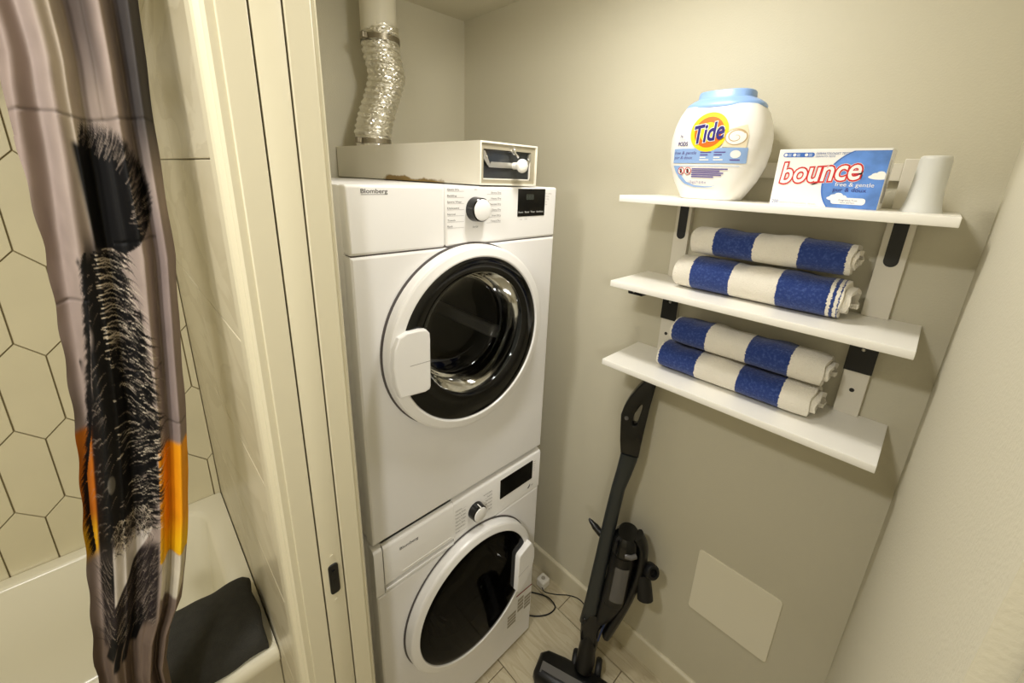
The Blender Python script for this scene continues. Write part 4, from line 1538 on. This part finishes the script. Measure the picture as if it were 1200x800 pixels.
hdv = stack_loops('floor_head', [hloop(.006, .004), hloop(.014, 0), hloop(.040, .002), hloop(.052, .010), hloop(.056, .020)], M_VACBLK, vac)
wv = [headpt(-.115, .044, .0545), headpt(-.115, .010, .0605), headpt(.115, .010, .0605), headpt(.115, .044, .0545), headpt(-.115, .044, .050), headpt(-.115, .010, .050), headpt(.115, .010, .050), headpt(.115, .044, .050)]
from_py('brush_window', wv, [(0, 1, 2, 3), (4, 5, 6, 7), (0, 1, 5, 4), (1, 2, 6, 5), (2, 3, 7, 6), (3, 0, 4, 7)], M_VACBIN, hdv)
tube('brush_roll', [headpt(-.125, .03, .024), headpt(.125, .03, .024)], .018, M_RUB, hdv, 14)

# ------------------------------------------------------------------ white adapter and black cords on the floor
ad = thing('power_adapter', (0.775, 0.088, 0.0), 'small white plastic power adapter on the floor by the baseboard', 'adapter')
box('adapter_case', 0.752, 0.797, 0.068, 0.112, 0.0005, 0.042, M_WPLAST, ad, bevel=.008, seg=4)
prism('adapter_seam', ellipse(0.7745, .09, .009, .009, 24), lambda a, b, d: (a, b, d), .0419, .0424, M_STKR, ad)
cord = tube('looped_cable', smooth_path([(0.70, 0.115, .004), (0.735, 0.060, .006), (0.745, 0.02, .010), (0.735, -.015, .006), (0.690, -.010, .004), (0.640, 0.03, .004), (0.60, 0.10, .004)], 8), .0028, M_RUB, None, 8, origin=(0.70, 0.05, 0))
tag(cord, 'thin black cord looping on the floor beside the washing machine', 'cord')
cord2 = tube('adapter_cable', smooth_path([(0.752, 0.075, .018), (0.742, 0.050, .026), (0.765, 0.010, .030), (0.795, -.040, .045), (0.808, -.085, .052), (0.806, -.130, .035), (0.780, -.180, .012), (0.740, -.215, .012)], 8), .0022, M_RUB, None, 8, origin=(0.78, -.03, 0))
tag(cord2, 'thin black cord running from the white adapter to the vacuum', 'cord')

# ------------------------------------------------------------------ bathtub
TB0, TB1, TR = 0.155, TY - .006, 0.555
TXL, TXR = -1.748, TX - .001
tub = thing('bathtub', (-0.97, .52, 0), 'cream-white built-in bathtub against the hexagon-tiled wall', 'bathtub')


def tloop(x0, x1, y0, y1, r, z, n=10):
    return [(a, b, z) for a, b in rrect(x0, x1, y0, y1, r, n)]


loops = [tloop(TXL, TXR, TB0 + .012, TB1, .004, 0.0), tloop(TXL, TXR, TB0 + .012, TB1, .004, .50), tloop(TXL, TXR, TB0, TB1, .004, .515), tloop(TXL, TXR, TB0, TB1, .004, TR - .016),
         tloop(TXL + .001, TXR - .001, TB0 + .004, TB1 - .001, .006, TR - .005), tloop(TXL + .002, TXR - .002, TB0 + .013, TB1 - .002, .008, TR),
         tloop(TXL + .06, TXR - .052, TB0 + .065, TB1 - .032, .085, TR), tloop(TXL + .066, TXR - .058, TB0 + .071, TB1 - .038, .085, TR - .003), tloop(TXL + .071, TXR - .064, TB0 + .077, TB1 - .043, .085, TR - .012),
         tloop(TXL + .12, TXR - .085, TB0 + .10, TB1 - .070, .10, .30), tloop(TXL + .20, TXR - .10, TB0 + .115, TB1 - .085, .11, .16), tloop(TXL + .24, TXR - .13, TB0 + .14, TB1 - .11, .11, .125),
         tloop(TXL + .30, TXR - .20, TB0 + .20, TB1 - .17, .10, .115)]
stack_loops('tub_shell', loops, M_TUB, tub, ang=50)

# dark towel folded over the front rim
dt_sec_top = [(.172, .5585), (.164, .570), (.163, .592), (.172, .612), (.200, .628), (.250, .638), (.310, .641), (.352, .634), (.374, .616), (.377, .590), (.366, .562)]
dt_sec_bot = [(.345, .5585), (.300, .5585), (.250, .5585), (.200, .5585)]
dtw = smooth_path([(0, a, b) for a, b in dt_sec_top], 4)
dbt = [(0, a, b) for a, b in dt_sec_bot]
ring = [(p[1], p[2]) for p in dtw] + [(p[1], p[2]) for p in dbt]
v, f = [], []
nX = 26
for j in range(nX + 1):
    s = j / nX
    x = -0.213 - s * 0.275
    end = max(0, (abs(s - .5) * 2 - .86) / .14)
    for i, (y, z) in enumerate(ring):
        top = i < len(dtw)
        w_ = .0025 * math.sin(x * 42 + y * 30) + .0016 * math.sin(x * 95 + 1.0)
        yy, zz_ = y, z
        if top:
            zz_ = z + w_ - end ** 2 * .012
            yy = y + (.27 - y) * end ** 2 * .05
        v.append((x + (.003 * math.sin(y * 60) if j in (0, nX) else 0), yy, zz_))
m_ = len(ring)
for j in range(nX):
    for k in range(m_):
        l = (k + 1) % m_
        f.append((j * m_ + k, j * m_ + l, (j + 1) * m_ + l, (j + 1) * m_ + k))
f.append(tuple(range(m_))[::-1]); f.append(tuple(nX * m_ + k for k in range(m_)))
dtow = from_py('bath_towel', v, f, M_DTOWEL, None, origin=(-.35, .27, .555))
soft(dtow, 60)
tag(dtow, 'charcoal grey towel folded over the front rim of the bathtub', 'towel')

# ------------------------------------------------------------------ shower curtain
cur = thing('shower_curtain', (-0.33, 0.085, 0.12), 'bunched grey shower curtain printed with a black feathered bird and orange beak', 'curtain')
LZ = np.array([[2.1, -.395], [1.847, -.380], [1.809, -.382], [1.708, -.383], [1.608, -.385], [1.471, -.395], [1.334, -.407], [1.216, -.423], [1.107, -.438], [.989, -.454], [.882, -.469], [.12, -.50]])[::-1]
RZ = np.array([[2.1, -.222], [1.941, -.231], [1.832, -.238], [1.713, -.243], [1.581, -.247], [1.437, -.263], [1.277, -.279], [1.105, -.303], [.998, -.323], [.918, -.343], [.868, -.366], [.796, -.385], [.12, -.405]])[::-1]
zrows = np.concatenate([np.linspace(2.09, .76, 720), np.linspace(.75, .13, 50)])
NS = 220
KS = np.array([0, .10, .215, .32, .41, .49, .61, .72, .815, .91, 1.0])
KY = np.array([.098, .072, .090, .062, .074, .098, .086, .066, .094, .068, .092])


def cosint(x, ks, ky):
    i = np.clip(np.searchsorted(ks, x) - 1, 0, len(ks) - 2)
    t = np.clip((x - ks[i]) / (ks[i + 1] - ks[i]), 0, 1)
    t = (1 - np.cos(np.pi * t)) / 2
    return ky[i] * (1 - t) + ky[i + 1] * t


S_ = np.linspace(0, 1, NS)
nzr = len(zrows)
SS, ZZ = np.meshgrid(S_, zrows)
XL = np.interp(zrows, LZ[:, 0], LZ[:, 1])[:, None]
XR = np.interp(zrows, RZ[:, 0], RZ[:, 1])[:, None]
sh = SS + .15 * np.clip((1.87 - ZZ) / .27, 0, 1) * (1 - SS) * (SS < 1) * np.clip(1 - SS, 0, 1)
XX = XL + (XR - XL) * SS + .0010 * np.sin(ZZ * 75) * np.exp(-SS / .03) * (ZZ < 1.75) + .0006 * np.sin(ZZ * 47 + 2) * np.exp(-(1 - SS) / .03)
YY = cosint(np.clip(sh, 0, 1), KS, KY) + .002 * np.sin(ZZ * 7 + SS * 9) + .0005 * np.sin(ZZ * 27 + SS * 23)
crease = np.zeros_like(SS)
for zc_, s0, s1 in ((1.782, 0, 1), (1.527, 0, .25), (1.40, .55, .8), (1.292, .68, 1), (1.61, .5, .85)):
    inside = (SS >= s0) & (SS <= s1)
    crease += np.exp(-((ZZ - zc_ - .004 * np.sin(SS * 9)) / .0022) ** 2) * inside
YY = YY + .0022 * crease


def c255(*c):
    return np.array(lin(c)[:3])


img = np.zeros((nzr, NS, 3))
img[:] = c255(152, 137, 128)


def blend(mask, col):
    global img
    img = img * (1 - mask[..., None]) + np.asarray(col) * mask[..., None]


def sstep(x, a, b):
    t = np.clip((x - a) / (b - a), 0, 1)
    return t * t * (3 - 2 * t)


nz1 = rng.normal(0, 1, (nzr // 12 + 2, NS // 8 + 2))
ii = np.linspace(0, nz1.shape[0] - 1.01, nzr); jj = np.linspace(0, nz1.shape[1] - 1.01, NS)
i0 = ii.astype(int); j0 = jj.astype(int); fi = (ii - i0)[:, None]; fj = (jj - j0)[None, :]
lown = (nz1[i0][:, j0] * (1 - fi) * (1 - fj) + nz1[i0 + 1][:, j0] * fi * (1 - fj) + nz1[i0][:, j0 + 1] * (1 - fi) * fj + nz1[i0 + 1][:, j0 + 1] * fi * fj)
# cloth tones
blend(sstep(SS, .22, .0) * .45, c255(124, 106, 98))
blend(sstep(SS, .30, .36) * sstep(SS, .52, .46) * sstep(ZZ, 1.60, 1.68) * .8, c255(176, 164, 148))
blend(sstep(SS, .47, .53) * sstep(SS, .72, .62) * sstep(ZZ, 1.70, 1.92) * .92, c255(66, 56, 50))
blend(sstep(SS, .47, .53) * sstep(SS, .74, .64) * sstep(ZZ, 1.74, 1.78) * sstep(ZZ, 1.86, 1.80) * .4, c255(134, 120, 106))
blend(sstep(SS, .78, .86) * sstep(ZZ, 1.66, 1.80) * .93, c255(50, 48, 48))
blend(sstep(SS, .78, .86) * sstep(ZZ, 1.70, 1.60) * sstep(ZZ, 1.2, 1.28) * .5, c255(112, 98, 98))
blend(sstep(ZZ, 1.0, .9), c255(112, 96, 84))
# bird
wobl = .03 * lown
dd = ((SS - .46) / .34) ** 2 + ((ZZ - 1.672) / .080) ** 2
blend(sstep(dd + wobl * 4, 1.12, .88) * sstep(SS, .33, .37), c255(12, 11, 11))
FZ = np.array([.98, 1.02, 1.10, 1.18, 1.244, 1.312, 1.356, 1.448, 1.52, 1.60]); 
FL = np.array([.22, .12, .06, .03, .03, .09, .118, .174, .21, .25]); FR = np.array([.3, .45, .62, .70, .70, .69, .68, .67, .58, .56])
fl = np.interp(ZZ, FZ, FL); fr_ = np.interp(ZZ, FZ, FR)
col_mask = sstep(SS + wobl, fl - .02, fl + .03) * sstep(SS + wobl, fr_ + .02, fr_ - .04) * sstep(ZZ, 1.080, 1.125) * sstep(ZZ, 1.64, 1.58)
blend(col_mask, c255(15, 14, 14))
# orange beak and its yellow rim, white tip
om = sstep(SS, .685, .70) * sstep(ZZ, 1.262 + .02 * (SS - .85), 1.250 + .02 * (SS - .85)) * sstep(ZZ, 1.028 + .06 * (SS - .85) ** 2, 1.036)
blend(om, c255(226, 150, 20)); blend(om * sstep(ZZ, 1.12, 1.045) * .9, c255(238, 190, 22)); blend(om * sstep(SS, .75, .69) * .6, c255(120, 60, 10))
wm = sstep(SS, .70, .72) * sstep(ZZ, 1.034, 1.028) * sstep(ZZ, .935 + .9 * (SS - .86) ** 2, .945 + .9 * (SS - .86) ** 2) * sstep(SS, 1.0, .97)
blend(wm, c255(206, 198, 180))
ol = sstep(SS, .15, .11) * sstep(ZZ, 1.332, 1.318) * sstep(ZZ, 1.10, 1.17)
blend(ol, c255(176, 98, 24)); blend(sstep(SS, .13, .10) * sstep(ZZ, 1.18, 1.13) * sstep(ZZ, 1.08, 1.11), c255(214, 160, 24))
# pale breast wedge, lower feathers, painted shade of a fold
tri_l = .235
tri = sstep(SS, tri_l - .01, tri_l + .01) * sstep(ZZ, .985 + (SS - .22) * .28, .991 + (SS - .22) * .28) * sstep(ZZ, 1.118, 1.085) * sstep(SS, .62, .60)
low = sstep(SS, .10, .14) * sstep(SS, .70, .66) * sstep(ZZ, .885 + .05 * np.abs(SS - .35), .91 + .05 * np.abs(SS - .35)) * sstep(ZZ, 1.085, 1.06)
blend(low * (1 - tri), c255(44, 37, 37))
blend(tri, c255(206, 198, 190))
blend(sstep(SS, .105, .13) * sstep(SS, .245, .225) * sstep(ZZ, 1.0, 1.04) * sstep(ZZ, 1.40, 1.34) * .93, c255(12, 11, 11))  # black band paints in the shade of a deep fold
for fc, fz in ((.16, .875), (.25, .850), (.35, .856), (.44, .872)):      # dark tail feathers like fingers
    blend(sstep(np.abs(SS - (fc + (ZZ - .86) * 1.1)), .050, .034) * sstep(ZZ, fz, fz + .012) * sstep(ZZ, .955, .925), c255(15, 14, 14))


def stroke(s, z, ds, dz, col, a, w=1, bend=0.0):
    """one hair from (s,z) along (ds,dz), bending by `bend` metres at its tip and thinning out"""
    n = max(10, int(abs(ds) * NS * 1.4))
    for k in range(n):
        t = k / n
        c = int((s + ds * t) * (NS - 1)); r = int((2.09 - (z + dz * t + bend * t * t)) / (2.09 - .76) * 719)
        if 0 <= c < NS and 0 <= r < 720:
            al = a * (1 - t * t)
            img[r, c] = img[r, c] * (1 - al) + col * al
            if w > 1 and t < .6:
                img[r + 1, c] = img[r + 1, c] * (1 - al * .8) + col * al * .8


BL, LT, GR, DK = c255(9, 8, 8), c255(214, 200, 178), c255(140, 126, 114), c255(40, 35, 32)
# bristling rim of the round head
for k in range(1000):
    a = rng.uniform(-1.5, 1.75)
    r = rng.uniform(.86, 1.0)
    s0, z0 = .46 + .34 * r * math.cos(a), 1.672 + .080 * r * math.sin(a)
    if s0 < .34: continue
    stroke(s0, z0, .07 * max(.15, math.cos(a)) + .02, .018 * math.sin(a) + .004, BL, .9, 2, .009)
for k in range(130):
    a = rng.uniform(-.7, 1.7)
    r = rng.uniform(.70, 1.05)
    s0 = .46 + .34 * r * math.cos(a)
    if s0 < .36: continue
    stroke(s0, 1.672 + .080 * r * math.sin(a), .06, .012 * math.sin(a) + .004, GR, rng.uniform(.12, .5), 1, .009)
# neck and breast plumage: long pale hairs sweeping outwards over black
for k in range(520):
    z0 = rng.uniform(1.10, 1.60)
    l_, r_ = np.interp(z0, FZ, FL), np.interp(z0, FZ, FR)
    ctr = .30 + .05 * (1.6 - z0)
    if rng.random() < .82:
        s0 = ctr + (r_ - .02 - ctr) * rng.random() ** .8
        stroke(s0, z0, rng.uniform(.08, .17), rng.uniform(-.006, .004), LT if rng.random() < .55 else GR, rng.uniform(.3, .8), 1, -.018 if z0 > 1.3 else .010)
    else:
        s0 = rng.uniform(l_, ctr)
        stroke(s0, z0, -rng.uniform(.03, .08), rng.uniform(-.010, .002), GR, rng.uniform(.2, .5), 1, -.012)
for k in range(700):
    z0 = rng.uniform(1.10, 1.60)
    l_, r_ = np.interp(z0, FZ, FL), np.interp(z0, FZ, FR)
    s0 = rng.uniform(.30, r_)
    stroke(s0, z0, rng.uniform(.06, .14), rng.uniform(-.006, .004), BL, .9, 2, -.018 if z0 > 1.3 else .010)
    stroke(l_ + .03, z0, -rng.uniform(.02, .07), -.004, BL, .9, 2, -.010)
for k in range(34):      # pale quills where the neck begins
    z0 = rng.uniform(1.44, 1.59)
    stroke(.32 + abs(rng.normal(0, .03)), z0, rng.uniform(.07, .20), .004, LT, rng.uniform(.35, .9), 1, -.016)
# lower feathers and the soft grey edge of the breast
for k in range(700):
    z0 = rng.uniform(.905, 1.075)
    s0 = rng.uniform(.12, .66)
    if s0 > tri_l and z0 > .975 + (s0 - .22) * .28: continue
    sg = 1 if s0 > tri_l else -1
    stroke(s0, z0, sg * rng.uniform(.02, .10), rng.uniform(.004, .016), GR if rng.random() < .45 else BL, rng.uniform(.25, .7), 1, .014)
for k in range(420):
    stroke(rng.uniform(.25, .60), rng.uniform(1.088, 1.150), rng.uniform(-.06, .07), rng.uniform(-.012, .0), (GR, BL, DK, LT)[rng.integers(4)], rng.uniform(.3, .8), 1, -.008)
# glint of an eye
blend(np.clip(1.2 - (((SS - .26) / .035) ** 2 + ((ZZ - 1.225) / .016) ** 2), 0, .55), c255(120, 114, 104))
img = img * (1 - .40 * np.clip(crease, 0, 1)[..., None])  # shade along the creases painted into the cloth colour
img = np.clip(img * (1 + .05 * lown[..., None]), 0, 1)

verts = np.stack([XX, YY, ZZ], -1).reshape(-1, 3) - np.array(cur.location)
idx = np.arange(nzr * NS).reshape(nzr, NS)
quads = np.stack([idx[:-1, :-1], idx[1:, :-1], idx[1:, 1:], idx[:-1, 1:]], -1).reshape(-1, 4)
me = bpy.data.meshes.new('curtain_cloth')
me.vertices.add(len(verts)); me.vertices.foreach_set('co', verts.astype(np.float32).ravel())
me.loops.add(quads.size); me.loops.foreach_set('vertex_index', quads.astype(np.int32).ravel())
me.polygons.add(len(quads)); me.polygons.foreach_set('loop_start', np.arange(0, quads.size, 4, dtype=np.int32))
me.update(calc_edges=True); me.validate()
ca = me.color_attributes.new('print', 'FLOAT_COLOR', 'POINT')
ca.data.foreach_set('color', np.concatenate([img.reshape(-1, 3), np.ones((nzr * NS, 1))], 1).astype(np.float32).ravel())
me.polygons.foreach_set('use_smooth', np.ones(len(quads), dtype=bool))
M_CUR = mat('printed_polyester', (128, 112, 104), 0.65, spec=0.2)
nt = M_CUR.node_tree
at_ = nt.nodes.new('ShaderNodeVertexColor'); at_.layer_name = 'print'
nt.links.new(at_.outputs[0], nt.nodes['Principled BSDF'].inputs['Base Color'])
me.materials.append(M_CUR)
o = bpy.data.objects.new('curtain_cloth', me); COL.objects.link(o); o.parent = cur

rod = thing('curtain_rod', (-0.97, 0.085, 2.11), 'chrome shower curtain rod spanning above the front of the bathtub', 'curtain rod')
tube('rod', [(-1.749, .085, 2.125), (TX - .001, .085, 2.125)], .0125, M_CHROME, rod, 20)
for x_, s in ((TX - .001, -1), (-1.749, 1)):
    lathe('end_flange', [(0, 0), (.030, 0), (.030, .005 * s), (.018, .014 * s), (.0125, .016 * s)], (x_, .085, 2.125), 'x', M_CHROME, rod, 28)
for k in range(6):
    x_ = -.385 + k * .03
    lathe('curtain_ring', [(.0160 + .0018 * math.cos(q * math.pi / 4), .0018 * math.sin(q * math.pi / 4)) for q in range(8)], (x_, .085, 2.113), 'x', M_CHROME, cur, 24, closed=True)
